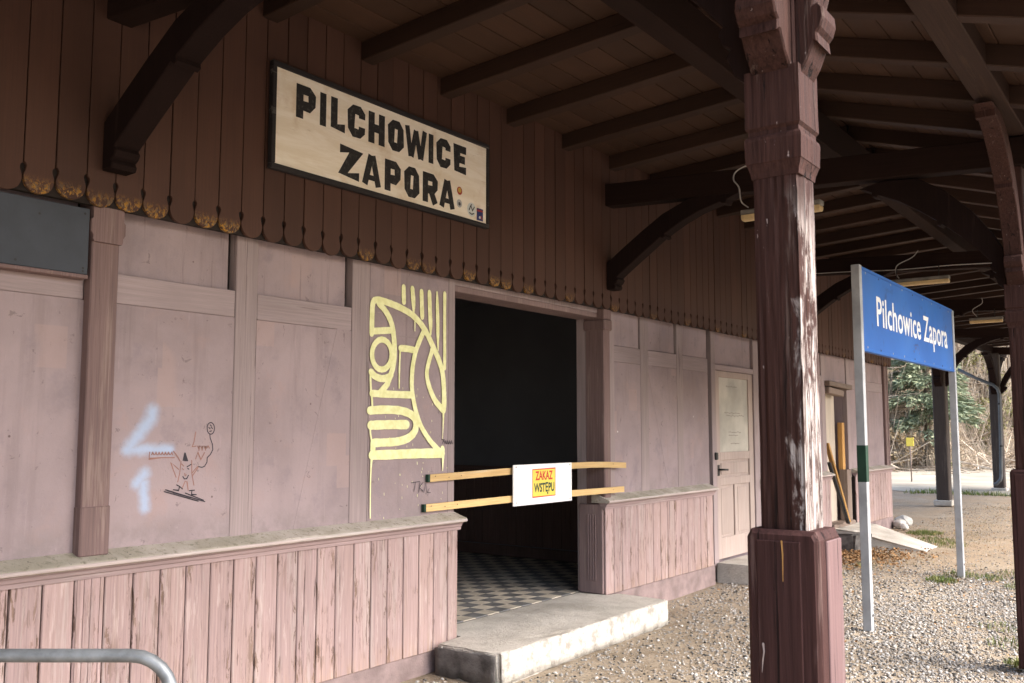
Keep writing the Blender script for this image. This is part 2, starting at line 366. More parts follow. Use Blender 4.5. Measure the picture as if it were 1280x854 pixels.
c = k.mix(k.ramp(k.noise(v, 3.5, 6, .7, .5), .58, .70, 0, .6), c, (.012, .05, .17)); c = k.mix(k.ramp(k.noise(k.scale(v, (1, 5, 30)), 1, 6, .75), .66, .70, 0, .35), c, (.12, .2, .4)); c = k.mix(k.ramp(k.noise(v, 1.1, 3), .5, .75, 0, .3), c, (.05, .13, .34))
M['blue'] = k.fin(c, .5, .25)
M['white'] = plain('white_paint', (.80, .80, .80), .5, .05, 4)
M['alu'] = plain('pale_grey_metal', (.36, .37, .385), .5, .2, 4, .35)
M['green'] = plain('dark_green_paint', (.012, .045, .028), .5, .2)
M['yellow'] = None
k = NT('lemon_graffiti_paint'); v = k.pos()
M['yellow'] = k.fin(k.mix(k.ramp(k.noise(v, 18, 5, .7), .3, .7), (.70, .69, .33), (.86, .85, .50)), .7, .2)
M['pen'] = plain('black_marker', (.035, .03, .04), .7); M['red'] = plain('red_marker', (.27, .14, .115), .7)
M['lath'] = wood('raw_yellow_lath', (.62, .42, .19), (.70, .55, .34), (.25, .14, .06), 'X', wear=.5, crack=.25, grain=.15, bump=.2, vary=.12)
M['panelw'] = plain('white_panel', (.82, .82, .82), .4, .03, 3)
M['warn'] = plain('yellow_notice', (.80, .62, .10), .5, .05, 5); M['noticer'] = plain('red_print', (.55, .05, .03), .5); M['noticeb'] = plain('dark_green_print', (.02, .05, .035), .5)
M['door'] = wood('pale_worn_door_paint', (.42, .335, .30), (.50, .42, .37), (.15, .10, .08), 'Z', wear=.5, crack=.35, grain=.12, bump=.3, vary=.04)
M['doorpane'] = plain('clouded_door_pane', (.42, .39, .34), .45, .25, 2.2, .4, world_=True)
M['iron'] = plain('black_iron', (.02, .018, .018), .5, .3)
M['galv'] = plain('galvanised_steel', (.20, .215, .23), .5, .3, 12, .4, .1, .45)
M['diff'] = plain('yellowed_lamp_cover', (.50, .37, .19), .5, .18, 8); M['housing'] = plain('dusty_lamp_housing', (.20, .19, .17), .6, .3, 8)
M['cable'] = plain('white_cable', (.42, .40, .38), .6)
M['gutter'] = plain('grey_zinc', (.10, .105, .11), .55, .2, 5, .4, 0, .2)
M['orange'] = wood('raw_orange_plank', (.55, .30, .10), (.60, .40, .2), (.2, .1, .05), 'Z', wear=.4, crack=.3, vary=.1)
M['greyplank'] = wood('grey_brown_plank', (.22, .165, .135), (.32, .26, .22), (.05, .035, .03), 'Z', wear=.5, crack=.5, vary=.1)
M['whitest'] = plain('pale_stone', (.52, .50, .47), .9, .2, 8, .2, .4)
M['fdoor'] = wood('beige_broken_door', (.52, .45, .37), (.58, .52, .45), (.2, .14, .1), 'Z', wear=.4, crack=.3, vary=.05)
GRAF=[
 ([(4.716,2.575,0.036),(4.717,2.525,0.036),(4.72,2.472,0.036)],0),
 ([(4.804,2.576,0.036),(4.814,2.5,0.038),(4.818,2.45,0.03),(4.82,2.4,0.01)],0),
 ([(4.898,2.565,0.037),(4.903,2.473,0.037),(4.908,2.386,0.037)],0),
 ([(4.981,2.57,0.035),(4.989,2.436,0.037),(4.996,2.344,0.035),(4.998,2.27,0.014)],0),
 ([(5.063,2.58,0.015),(5.067,2.491,0.029),(5.074,2.351,0.031),(5.076,2.258,0.027),(5.079,2.164,0.009)],0),
 ([(5.148,2.581,0.03),(5.149,2.358,0.029),(5.152,2.169,0.029),(5.152,2.043,0.029)],0),
 ([(4.414,2.23,0.04),(4.415,2.351,0.04),(4.423,2.437,0.04),(4.468,2.458,0.041),(4.568,2.45,0.041),(4.696,2.426,0.042),(4.816,2.386,0.042),(4.926,2.31,0.043),(5.025,2.188,0.043),(5.097,2.082,0.044),(5.129,2.009,0.044),(5.141,1.939,0.044),(5.146,1.885,0.044),(5.149,1.801,0.044),(5.144,1.741,0.044)],0),
 ([(5.141,1.744,0.046),(5.057,1.804,0.041),(5.0,1.88,0.039),(4.968,1.952,0.037),(4.961,2.009,0.035),(4.979,2.075,0.035),(5.006,2.141,0.035),(5.014,2.169,0.035)],0),
 ([(4.474,2.437,0.041),(4.541,2.39,0.041),(4.593,2.325,0.041),(4.62,2.239,0.041),(4.63,2.134,0.041),(4.619,2.027,0.041),(4.583,1.942,0.041),(4.559,1.9,0.041),(4.498,1.85,0.04)],0),
 ([(4.413,2.246,0.04),(4.496,2.256,0.041),(4.606,2.269,0.041)],0),
 ([(4.603,2.105,0.037),(4.599,2.074,0.037),(4.586,2.045,0.037),(4.565,2.022,0.037),(4.54,2.006,0.037),(4.511,2.0,0.037),(4.482,2.003,0.037),(4.457,2.016,0.037),(4.436,2.037,0.036),(4.423,2.063,0.036),(4.418,2.093,0.036),(4.421,2.124,0.036),(4.434,2.153,0.036),(4.454,2.176,0.037),(4.479,2.192,0.037),(4.507,2.199,0.037),(4.536,2.196,0.037),(4.562,2.184,0.037),(4.584,2.163,0.037),(4.598,2.136,0.037)],1),
 ([(4.411,1.98,0.042),(4.447,1.954,0.042),(4.502,1.941,0.042),(4.558,1.947,0.043),(4.601,1.969,0.043)],0),
 ([(4.688,2.154,0.042),(4.766,2.154,0.042),(4.844,2.148,0.042)],0),
 ([(4.685,2.137,0.014),(4.679,1.995,0.012),(4.679,1.885,0.01)],0),
 ([(4.923,2.291,0.037),(4.872,2.205,0.037),(4.837,2.13,0.036),(4.812,2.038,0.036),(4.804,1.939,0.036),(4.806,1.891,0.036),(4.82,1.82,0.036),(4.852,1.722,0.036),(4.908,1.624,0.036),(5.005,1.524,0.037),(5.107,1.455,0.037)],0),
 ([(4.419,1.841,0.042),(4.578,1.84,0.043),(4.804,1.842,0.044)],0),
 ([(4.419,1.826,0.015),(4.424,1.784,0.015),(4.427,1.75,0.015)],0),
 ([(4.405,1.953,0.015),(4.408,1.902,0.015),(4.413,1.851,0.015)],0),
 ([(4.403,1.729,0.049),(4.543,1.737,0.05),(4.695,1.733,0.051),(4.799,1.708,0.052),(4.848,1.664,0.052),(4.838,1.597,0.052),(4.775,1.551,0.052),(4.672,1.528,0.051),(4.535,1.522,0.05),(4.443,1.521,0.05)],0),
 ([(4.411,1.634,0.053),(4.582,1.639,0.054),(4.754,1.64,0.056)],0),
 ([(4.409,1.623,0.013),(4.412,1.58,0.013),(4.425,1.53,0.013)],0),
 ([(4.435,1.523,0.04),(4.436,1.479,0.04),(4.436,1.444,0.04)],0),
 ([(4.427,1.442,0.055),(4.61,1.442,0.056),(4.843,1.444,0.058),(5.125,1.441,0.06)],0),
 ([(5.129,1.473,0.041),(5.132,1.431,0.041)],0),
 ([(4.427,1.424,0.019),(4.42,1.362,0.012),(4.417,1.233,0.009),(4.419,1.041,0.008)],0),
 ([(5.137,1.727,0.017),(5.133,1.616,0.008),(5.128,1.542,0.005)],0),
 ([(5.135,1.417,0.025),(5.133,1.358,0.012),(5.131,1.321,0.008)],0),
 ([(4.826,2.356,0.01),(4.827,2.283,0.008)],0),
]
DOOD=[
 ('k',[(3.223,1.612),(3.221,1.598),(3.215,1.587),(3.205,1.581),(3.195,1.581),(3.185,1.587),(3.178,1.598),(3.176,1.612),(3.177,1.626),(3.183,1.637),(3.193,1.643),(3.203,1.643),(3.213,1.637),(3.22,1.626),(3.223,1.612)]),
 ('k',[(3.194,1.58),(3.197,1.56),(3.213,1.525),(3.216,1.496),(3.202,1.472),(3.182,1.455),(3.181,1.43),(3.167,1.409),(3.151,1.403),(3.126,1.408)]),
 ('k',[(3.186,1.617),(3.195,1.61)]),
 ('k',[(3.201,1.618),(3.21,1.611)]),
 ('k',[(3.194,1.631),(3.203,1.624)]),
 ('k',[(3.192,1.596),(3.204,1.598)]),
 ('k',[(3.04,1.482),(3.032,1.443)]),
 ('k',[(3.043,1.482),(3.038,1.441)]),
 ('k',[(3.043,1.482),(3.044,1.441)]),
 ('k',[(3.043,1.482),(3.049,1.44)]),
 ('k',[(3.043,1.482),(3.055,1.44)]),
 ('k',[(3.043,1.482),(3.06,1.44)]),
 ('r',[(3.02,1.438),(3.014,1.376),(3.004,1.332)]),
 ('r',[(3.085,1.442),(3.088,1.374),(3.103,1.311)]),
 ('r',[(3.007,1.397),(2.985,1.415),(2.959,1.434),(2.974,1.398),(2.993,1.357)]),
 ('r',[(3.088,1.374),(3.11,1.397),(3.124,1.409)]),
 ('r',[(3.033,1.3),(3.049,1.334),(3.06,1.33),(3.069,1.285)]),
 ('r',[(3.092,1.36),(3.126,1.404)]),
 ('k',[(3.033,1.359),(3.043,1.346),(3.057,1.347),(3.067,1.364)]),
 ('k',[(3.057,1.409),(3.081,1.421)]),
 ('r',[(3.024,1.425),(3.037,1.413)]),
 ('r',[(3.029,1.4),(3.036,1.395)]),
 ('k',[(3.061,1.401),(3.068,1.396)]),
 ('r',[(3.044,1.375),(3.048,1.361),(3.054,1.367)]),
 ('k',[(2.997,1.317),(3.015,1.308),(3.01,1.287),(2.978,1.293)]),
 ('k',[(3.015,1.308),(3.033,1.294)]),
 ('k',[(3.075,1.283),(3.107,1.284)]),
 ('k',[(3.091,1.284),(3.089,1.262),(3.119,1.26)]),
 ('k',[(2.932,1.295),(3.174,1.22)]),
 ('k',[(2.924,1.286),(3.132,1.225)]),
 ('k',[(2.979,1.277),(3.116,1.238)]),
 ('k',[(3.05,1.272),(3.165,1.228)]),
 ('k',[(2.94,1.291),(3.083,1.246)]),
 ('r',[(3.104,1.592),(3.095,1.54),(3.085,1.514),(3.109,1.517)]),
 ('r',[(3.118,1.517),(3.123,1.506),(3.129,1.519),(3.127,1.494)]),
 ('r',[(3.138,1.517),(3.144,1.506),(3.15,1.518),(3.147,1.494)]),
 ('r',[(3.159,1.517),(3.164,1.506),(3.171,1.518),(3.168,1.494)]),
 ('r',[(3.176,1.505),(3.184,1.518),(3.193,1.505)]),
 ('r',[(3.108,1.449),(3.121,1.484),(3.141,1.445),(3.163,1.482)]),
 ('r',[(2.833,1.49),(2.831,1.456),(2.902,1.461),(2.978,1.459)]),
 ('r',[(2.845,1.477),(2.85,1.489),(2.857,1.477)]),
 ('r',[(2.863,1.477),(2.869,1.489),(2.875,1.476)]),
 ('r',[(2.881,1.476),(2.887,1.488),(2.893,1.476)]),
 ('r',[(2.899,1.476),(2.905,1.488),(2.912,1.476)]),
 ('r',[(2.918,1.475),(2.923,1.487),(2.93,1.475)]),
 ('r',[(2.936,1.475),(2.942,1.487),(2.949,1.475)]),
 ('r',[(2.955,1.475),(2.961,1.487),(2.967,1.474)]),
 ('r',[(2.971,1.493),(2.995,1.466),(3.012,1.441)]),
 ('k',[(4.813,1.248),(4.899,1.253)]),
 ('k',[(4.855,1.251),(4.84,1.19)]),
 ('k',[(4.899,1.247),(4.889,1.178)]),
 ('k',[(4.933,1.247),(4.893,1.213),(4.934,1.185)]),
 ('k',[(4.941,1.176),(4.96,1.237),(4.975,1.174)]),
 ('k',[(4.995,1.2),(4.979,1.174),(5.009,1.172)]),
 ('k',[(5.124,1.537),(5.153,1.537),(5.132,1.509)]),
 ('k',[(5.153,1.505),(5.163,1.53),(5.175,1.504),(5.157,1.516)]),
 ('k',[(5.176,1.504),(5.186,1.53),(5.198,1.504),(5.18,1.515)]),
 ('k',[(5.199,1.504),(5.209,1.53),(5.221,1.504),(5.204,1.515)]),
 ('k',[(5.223,1.504),(5.233,1.53),(5.245,1.504),(5.227,1.515)]),
]
# ================================================================ station building
sb = thing('station_building', (-2, 7.5, 0), 'old timber station building with mauve plaster, pink wainscot and brown scalloped cladding', 'building')
XP = -.06                                            # plaster face
Y0, Y1 = -2.0, 16.85
# core walls (behind the finish) and foundation
def core(y0, y1, z0, z1): return box('wall_core', -.30, -.125, y0, y1, z0, z1, M['mauve'], sb, 0)
core(Y0, 5.272, -.1, 4.05); core(-12., Y0-.002, -.1, 4.05); core(7.42, 13.60, -.1, 4.05); core(14.62, Y1-.02, -.1, 4.05); core(5.272, 7.42, 2.66, 4.05); core(13.60, 14.62, 2.30, 4.05)  # stretch before Y0 is unseen, added to block light from behind the camera
box('back_wall', -4.6, -4.4, Y0, Y1-.02, -.1, 4.05, M['mauve'], sb, 0)
box('end_wall', -4.4, -.30, Y1-.17, Y1-.02, -.1, 4.05, M['mauve'], sb, 0)
box('end_wall', -4.4, -.30, Y0, Y0+.15, -.1, 4.05, M['mauve'], sb, 0)
for a, b in ((Y0, 5.25), (7.30, 9.62), (11.05, 13.60), (14.72, Y1)):
    box('plinth', -.125, -.012, a, b, -.1, .125 if a < 5 else .165, M['plinth'], sb, .008)
# --- wainscot: boards, moulding and sill
PITCH = .1505
def wainscot(y0, y1, zb, zt=.905, first=None):
    back = box('wainscot', -.118, -.020, y0+.002, y1-.002, zb+.004, zt+.04, M['backing'], sb, 0)
    y = first if first else y0
    cuts = [y0]
    while y < y1-.03:
        if y > y0+.03: cuts.append(y)
        y += PITCH
    cuts.append(y1)
    for a, b in zip(cuts[:-1], cuts[1:]):
        h = zt-zb; j = random.uniform(-.0015, .0015)
        me = boxme(.019, round(b-a-.0065, 3), h, M['pink'], .0045)
        o = put('board', me, None, back, (-.0095+j, (a+b)/2, (zb+zt)/2), (0, 0, random.uniform(-.004, .004)))
    pr = [(-.019, zt-.002), (.010, zt-.002), (.013, zt+.018), (.020, zt+.024), (.026, zt+.040), (.034, zt+.046), (.034, zt+.052), (-.06, zt+.052)]
    put('moulding', prism(pr, y1-y0+.035, M['pinktrim'], 'y'), None, sb, (0, (y0+y1)/2, 0))
    sl = [(-.125, zt+.053), (.050, zt+.053), (.057, zt+.060), (.058, zt+.072), (.050, zt+.080), (XP, zt+.118), (-.125, zt+.13)]
    n = 40; V = []; Fc = []; L = y1-y0+.06
    for i in range(n+1):
        for q, (px, pz) in enumerate(sl):
            e = .004 if 0 < q < 6 else 0
            V.append((px+random.uniform(-e, e)*.7, y0-.03+L*i/n, pz+(random.uniform(-e, e)*.5 if q > 1 else 0)))
    m_ = len(sl)
    for i in range(n):
        for q in range(m_): Fc.append((i*m_+q, i*m_+(q+1) % m_, (i+1)*m_+(q+1) % m_, (i+1)*m_+q))
    Fc.append(tuple(range(m_))[::-1]); Fc.append(tuple(n*m_+q for q in range(m_)))
    put('sill', mesh(V, Fc, M['sill']), None, sb)
    ed = [(.052, zt+.056), (.0605, zt+.058), (.0625, zt+.066), (.0605, zt+.074), (.052, zt+.076)]
    put('sill_edge', prism(ed, y1-y0+.058, M['edge'], 'y'), None, sb, (0, (y0+y1)/2, 0))
    return back
w1 = wainscot(Y0, 5.25, .115, first=2.129-PITCH*27)
for yy in (2.44, 2.475, 2.51, 2.555):
    box('fluting_strip', 0, .006, yy, yy+.018, .12, .903, M['pink'], w1, .002)
w2 = wainscot(7.295, 9.56, .165, .91, first=7.439)
w3 = wainscot(11.06, 13.55, .165, .91)
w4 = wainscot(14.75, 16.78, .165, .91)
# --- plaster field, rails, studs
ZS = 1.0
def field(y0, y1, mat, z0=ZS, z1=2.232, x=XP): return box('plaster_panel', -.124, x, y0, y1, z0, z1, mat, sb, 0)
def rail(y0, y1): return box('rail', -.124, XP+.001+random.uniform(0, .0012), y0, y1, 2.234, 2.384, M['rail'], sb, .004)
def transom(y0, y1, x=-.108, gap=.026):
    box('shadow_groove', -.124, -.119, y1-gap, y1, 2.386, 2.76, M['backing'], sb, 0)  # near-black strip puts the shade of the recess into the gap as colour
    return box('transom_panel', -.124, x+.012, y0, y1-gap, 2.386, 2.76, M['mauve'], sb, .003)
def stud(y0, y1, z0=ZS, z1=2.76, p=.0042): return box('stud', -.124, XP+p, y0, y1, z0, z1, M['stud'], sb, .004)
field(Y0, 2.445, M['mauve']); rail(Y0, 2.445); transom(Y0, 2.445)
field(2.445, 3.336, M['spray']); rail(2.60, 3.336); transom(2.60, 3.336); stud(3.338, 3.488)
field(3.49, 4.238, M['mauve']); rail(3.49, 4.238); transom(3.49, 4.238); stud(4.24, 4.398)
gp = box('plaster_panel', -.124, XP+.002, 4.40, 5.196, ZS, 2.76, M['mauve'], sb, 0); stud(5.198, 5.272, p=.004)
for z in (2.235, 2.375): box('plaster_joint', XP, XP+.0045, 4.46, 5.19, z, z+.004, M['stud'], gp, 0)
def diag(y0, z0, y1, z1, wd=.13):
    d = math.atan2(z1-z0, y1-y0); L = math.hypot(y1-y0, z1-z0)
    put('diagonal_brace', boxme(.010, L, wd, M['mauve'], .003), None, sb, (XP-.0032, (y0+y1)/2, (z0+z1)/2), (d, 0, 0))
diag(3.83, .96, 4.185, 2.30, .11)
field(7.53, 8.078, M['mauve']); rail(7.53, 8.078); transom(7.53, 8.078, -.075); stud(8.08, 8.238)
field(8.24, 8.858, M['mauve']); rail(8.24, 8.858); transom(8.24, 8.858, -.085); stud(8.86, 8.998)
field(9.0, 9.618, M['mauve']); rail(9.0, 9.618); transom(9.0, 9.618, -.07)
diag(8.72, .96, 8.24, 2.30, .10)
stud(9.69, 9.80, .16, 2.76, .012); stud(10.90, 11.05, .16, 2.76, .012)
box('rail', -.124, XP+.010, 9.80, 10.90, 2.275, 2.335, M['rail'], sb, .004); box('transom_panel', -.124, -.085, 9.80, 10.90, 2.335, 2.76, M['mauve'], sb, 0)
box('shadow_groove', -.124, -.115, 9.618, 9.69, .16, 2.76, M['backing'], sb, 0)
for a, b in ((11.06, 11.9), (12.05, 12.8), (12.95, 13.44)): field(a, b, M['mauve']); rail(a, b); transom(a, b, -.075)
stud(11.9, 12.05); stud(12.8, 12.95); stud(13.44, 13.60)
stud(14.62, 14.76, .9); field(14.76, 15.60, M['mauve']); rail(14.76, 15.60); transom(14.76, 15.60, -.07); stud(15.60, 15.74); field(15.74, 16.62, M['mauve']); rail(15.74, 16.62); transom(15.74, 16.62, -.07)
box('transom_panel', -.124, -.075, 13.60, 14.62, 2.30, 2.76, M['mauve'], sb, 0)
box('corner_post', -.124, -.02, 16.62, 16.76, .95, 2.76, M['pilaster'], sb, .006)
box('corner_post', -.30, -.02, 16.79, Y1, .12, 4.0, M['pilaster'], sb, .006)
# graffiti and drawings on the plaster
gs = [([(a, b) for a, b, c_ in pts], [c_ for a, b, c_ in pts], bool(cl)) for pts, cl in GRAF]
gs2 = []
for pts, ws, cl in gs:
    if cl: gs2.append((pts, [q_*1.1 for q_ in ws], cl)); continue
    P3 = smoothpath([(p[0], p[1], w_) for p, w_ in zip(pts, ws)], 5)
    gs2.append(([(p.x, p.y) for p in P3], [max(.004, p.z*1.12*(1+random.uniform(-.05, .05))) for p in P3], False))
gr = put('graffiti', strokes_mesh(gs2, XP+.0068, .00025, M['yellow']), None, gp); tag(gr, 'yellow spray painted abstract graffiti of curves and bars')
Vs = []
for i in range(55):      # spatters of the same paint
    a, z = random.uniform(4.45, 5.2), random.uniform(1.03, 1.9); r = random.uniform(.002, .0045)
    Vs.append(([(a, z), (a+.001, z-random.uniform(.002, .018))], [r, r], False))
tag(put('paint_spatter', strokes_mesh(Vs, XP+.0022+.0012, .00001, M['yellow']), None, gp), kind='stuff')
spn = [o for o in sb.children if o.name.startswith('plaster_panel') and o.data.materials[0] == M['spray']][0]
for key, nm, mt in (('k', 'marker_drawing', 'pen'), ('r', 'red_crayon_drawing', 'red')):
    a = [(p, [.0055]*len(p), False) for c_, p in DOOD if c_ == key and p[0][0] < 3.3]
    tag(put(nm, strokes_mesh(a, XP+.0006, .00012, M[mt]), None, spn), 'childish doodle of a figure with a balloon' if key == 'k' else None)
a = [(p, [.0045]*len(p), False) for c_, p in DOOD if c_ == 'k' and p[0][0] > 3.3]
put('scribbled_tag', strokes_mesh(a, XP+.0075, .00012, M['pen']), None, gp)
# --- pilasters
def pilaster(y0, y1, xf, z0, zc, zt, name='pilaster', d=.14):
    p = box(name, -.12, xf, y0, y1, z0, zt-.02, M['pilaster'], sb, .006)
    cap = [(y0-.0, zc), (y0-.006, zc+.012), (y0-.006, zc+.03), (y0-.018, zc+.05), (y0-.018, zc+.105), (y0-.008, zc+.115), (y0-.008, zt), (y1+.008, zt), (y1+.008, zc+.115), (y1+.018, zc+.105), (y1+.018, zc+.05), (y1+.006, zc+.03), (y1+.006, zc+.012), (y1, zc)]
    put('capital', prism(cap, .13, M['pilaster'], 'x'), None, p, (xf+.018-.065, 0, 0))
    box('pilaster_base', -.10, xf+.005, y0-.004, y1+.004, z0, z0+.235, M['pilaster'], p, .006)
    return p
pilaster(2.448, 2.592, -.005, 1.005, 2.515, 2.735)
# doorway: jamb post right of the opening
jp = box('door_jamb', -.20, -.004, 7.30, 7.41, .95, 2.66, M['pilaster'], sb, .008)
box('jamb_front', -.12, -.030, 7.41, 7.53, .95, 2.76, M['stud'], sb, .004)
box('capital', -.215, .014, 7.288, 7.43, 2.50, 2.60, M['pilaster'], jp, .012); box('capital', -.215, .006, 7.291, 7.425, 2.60, 2.70, M['pilaster'], jp, .008)
jb = box('jamb_foot', -.27, -.020, 7.280, 7.41, .17, .95, M['jamb'], sb, .008)
for xx in (-.175, -.15, -.125, -.10): box('fluting_strip', xx, xx+.011, 7.272, 7.280, .28, .86, M['jamb'], jb, .002)
box('door_lining', -.30, -.20, 7.305, 7.41, .17, 2.64, M['stud'], sb, .005)
box('door_lining', -.30, -.125, 5.255, 5.271, .17, 2.62, M['stud'], sb, 0)
box('lintel', -.30, -.07, 5.273, 7.419, 2.615, 2.66, M['jamb'], sb, .005); box('lintel', -.12, -.065, 5.273, 7.41, 2.66, 2.76, M['stud'], sb, .004)
# --- the dark room behind the doorway
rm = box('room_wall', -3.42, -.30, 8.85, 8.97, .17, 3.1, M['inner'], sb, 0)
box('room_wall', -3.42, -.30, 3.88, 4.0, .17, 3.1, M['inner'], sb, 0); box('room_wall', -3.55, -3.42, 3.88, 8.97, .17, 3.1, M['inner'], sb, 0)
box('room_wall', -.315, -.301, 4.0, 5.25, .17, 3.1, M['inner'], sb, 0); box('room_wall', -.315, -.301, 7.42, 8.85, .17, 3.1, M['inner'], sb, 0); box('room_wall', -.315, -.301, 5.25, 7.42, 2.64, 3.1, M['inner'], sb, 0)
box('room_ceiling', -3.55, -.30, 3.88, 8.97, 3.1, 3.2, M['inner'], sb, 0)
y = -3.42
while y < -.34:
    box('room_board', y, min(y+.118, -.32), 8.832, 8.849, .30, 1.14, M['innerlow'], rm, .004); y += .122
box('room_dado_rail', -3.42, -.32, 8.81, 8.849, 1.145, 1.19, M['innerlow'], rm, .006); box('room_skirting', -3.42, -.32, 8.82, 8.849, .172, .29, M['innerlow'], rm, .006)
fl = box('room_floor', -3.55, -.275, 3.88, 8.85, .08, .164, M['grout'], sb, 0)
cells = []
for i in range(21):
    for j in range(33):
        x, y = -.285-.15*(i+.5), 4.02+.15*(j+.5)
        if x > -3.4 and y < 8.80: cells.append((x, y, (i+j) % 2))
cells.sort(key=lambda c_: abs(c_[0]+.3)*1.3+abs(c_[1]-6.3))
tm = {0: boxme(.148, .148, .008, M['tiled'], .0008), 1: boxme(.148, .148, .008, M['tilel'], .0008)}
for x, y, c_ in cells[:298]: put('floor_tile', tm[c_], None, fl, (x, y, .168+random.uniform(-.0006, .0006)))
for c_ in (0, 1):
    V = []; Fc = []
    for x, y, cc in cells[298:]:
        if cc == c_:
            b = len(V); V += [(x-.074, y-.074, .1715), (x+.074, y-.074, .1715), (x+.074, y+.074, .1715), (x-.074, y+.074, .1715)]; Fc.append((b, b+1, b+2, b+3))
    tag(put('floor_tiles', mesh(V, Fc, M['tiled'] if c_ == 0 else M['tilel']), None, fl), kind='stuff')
# --- upper cladding: scalloped boards
hw = [(2.816, .0738), (2.813, .0685), (2.807, .0635), (2.799, .0612), (2.789, .0625), (2.777, .0668), (2.765, .0708), (2.757, .0733), (2.748, .0733), (2.738, .0718), (2.728, .0690), (2.718, .0648), (2.708, .0590), (2.700, .0520), (2.693, .0440), (2.687, .0330), (2.682, .0200), (2.680, .0080)]
hw = [(z-2.68, h) for z, h in hw]
hw = [(z, h-.0010) for z, h in hw]
prof = [(-.0727, 1.46)]+[(-h, z) for z, h in hw]+[(h, z) for z, h in reversed(hw)]+[(.0727, 1.46)]
bme = prism(prof, .020, M['clad'], 'x', .0018)
cb = box('cladding_frame', -.02, .015, Y0, Y1, 2.689, 4.12, M['backing'], sb, 0)  # dark backing, brought low so its colour supplies the shade between the lobes
i0 = -27
for i in range(i0, 98):
    y = 2.081+.151*(i+.5)
    if y > Y1: break
    o = put('cladding_board', bme, None, cb, (.026+random.uniform(-.002, .002), y, 2.68+random.gauss(0, .004)), (random.gauss(0, .0016), 0, random.gauss(0, .012)))
    pv = 0.
    if 0 <= i <= 2 or i == 4 or i == 6 or i == 7: pv = 1.
    if i in (3, 14, 17, 18, 21, 23, 24, 26): pv = {3: .9, 14: .6, 17: .5, 18: .5, 21: .95, 23: 1., 24: 1., 26: .8}[i]
    if i > 26 and i % 5 == 0: pv = .6
    o['peel'] = float(pv*random.uniform(.45, .95))
box('fascia', -.124, -.062, 5.2, Y1, 2.76, 2.83, M['backing'], sb, 0); box('fascia', -.124, -.062, Y0, 5.2, 2.76, 2.83, M['backing'], sb, 0)
# --- panelled door and its frame
dr = box('door', -.115, -.085, 9.802, 10.898, .19, 2.272, M['door'], sb, .003)
box('door_stile', -.085, -.066, 9.805, 9.93, .19, 2.27, M['door'], dr, .003); box('door_stile', -.085, -.066, 10.77, 10.895, .19, 2.27, M['door'], dr, .003)
for z0, z1 in ((.19, .42), (.99, 1.08), (1.27, 1.36), (2.20, 2.27)): box('door_rail', -.085, -.067, 9.93, 10.77, z0, z1, M['door'], dr, .003)
box('door_mullion', -.085, -.067, 10.31, 10.39, .42, .99, M['door'], dr, .003)
for a, b, z0, z1 in ((9.96, 10.28, .45, .96), (10.42, 10.74, .45, .96), (9.97, 10.73, 1.11, 1.24)): box('door_panel', -.085, -.076, a, b, z0, z1, M['door'], dr, .006)
box('door_pane', -.085, -.079, 9.93, 10.77, 1.36, 2.20, M['doorpane'], dr, 0)
hd = put('handle', tube([(-.066, 9.87, 1.17), (-.02, 9.87, 1.17), (-.012, 9.89, 1.17), (-.012, 10.0, 1.165)], .011, M['iron']), None, dr)
box('lock_plate', -.066, -.060, 9.845, 9.895, 1.10, 1.22, M['iron'], dr, .002); box('padlock', -.05, -.025, 9.73, 9.79, 1.28, 1.36, M['iron'], dr, .008)
sw = []
for z, y0, y1 in ((1.80, 10.1, 10.5), (1.77, 10.15, 10.62), (1.58, 10.2, 10.5), (1.545, 10.2, 10.45), (1.45, 10.25, 10.5), (2.1, 10.15, 10.45)):
    y = y0
    while y < y1:
        dy = random.uniform(.02, .05); sw.append(([(y, z), (y+dy*.5, z+random.uniform(-.008, .012)), (y+dy, z)], [.008]*3, False)); y += dy+.015
put('faded_lettering', strokes_mesh(sw, -.0785, .00008, plain('faded_print', (.22, .20, .18), .7)), None, dr)
# --- broken doorway further along
fd = box('broken_doorway', -.30, -.26, 13.60, 14.62, .2, 2.30, M['inner'], sb, 0)
box('door_head', -.16, .02, 13.58, 14.66, 2.23, 2.30, M['greyplank'], sb, .008, (R(-1.5), 0, 0)); box('door_head', -.12, .0, 13.62, 14.3, 2.12, 2.21, M['greyplank'], sb, .008, (R(-3), 0, 0))
lf = box('door_leaf', -.22, -.18, 13.68, 14.38, .25, 2.16, M['fdoor'], sb, .004); box('lock_plate', -.178, -.165, 13.76, 13.84, 1.34, 1.50, M['iron'], lf, .004)
box('frame_plank', -.16, -.09, 14.44, 14.56, 1.02, 1.72, M['orange'], sb, .004); box('frame_plank', -.14, -.02, 14.40, 14.60, .20, 1.02, M['greyplank'], sb, .006)
box('threshold', -.26, .02, 13.60, 14.62, .05, .27, M['greyplank'], sb, .01)
# ================================================================ platform canopy
XR, ZR = 1.95, 4.107                    # ridge: underside of the rafters
SL, SR = .065, -.30                     # slopes of the two sides
XE = 3.95                               # eave
YA, YB = -12.0, 30.0  # near end runs on unseen behind the camera to block light from there
cp = thing('canopy_roof', (2.3, 12, 3.3), 'dark brown timber platform canopy with exposed rafters and boarded underside', 'canopy')
def zl(x): return ZR+SL*(x-XR)
def zr(x): return ZR+SR*(x-XR)
RD = .125
k0 = int((YA-4.19)//.79)
for i in range(-12, 33):
    y = 4.19+.79*i+.055
    if y > YB: break
    dx = random.uniform(-.01, .01)
    xs = .0 if y < 16.9 else -.75
    beam('rafter', (xs, y+dx, zl(xs)+RD/2), (XR, y+dx, ZR+RD/2), .11, RD, M['rafter'], cp)
    beam('rafter', (XR+.004, y+.004, ZR+RD/2), (XE, y, zr(XE)+RD/2), .105, RD, M['rafter'], cp)
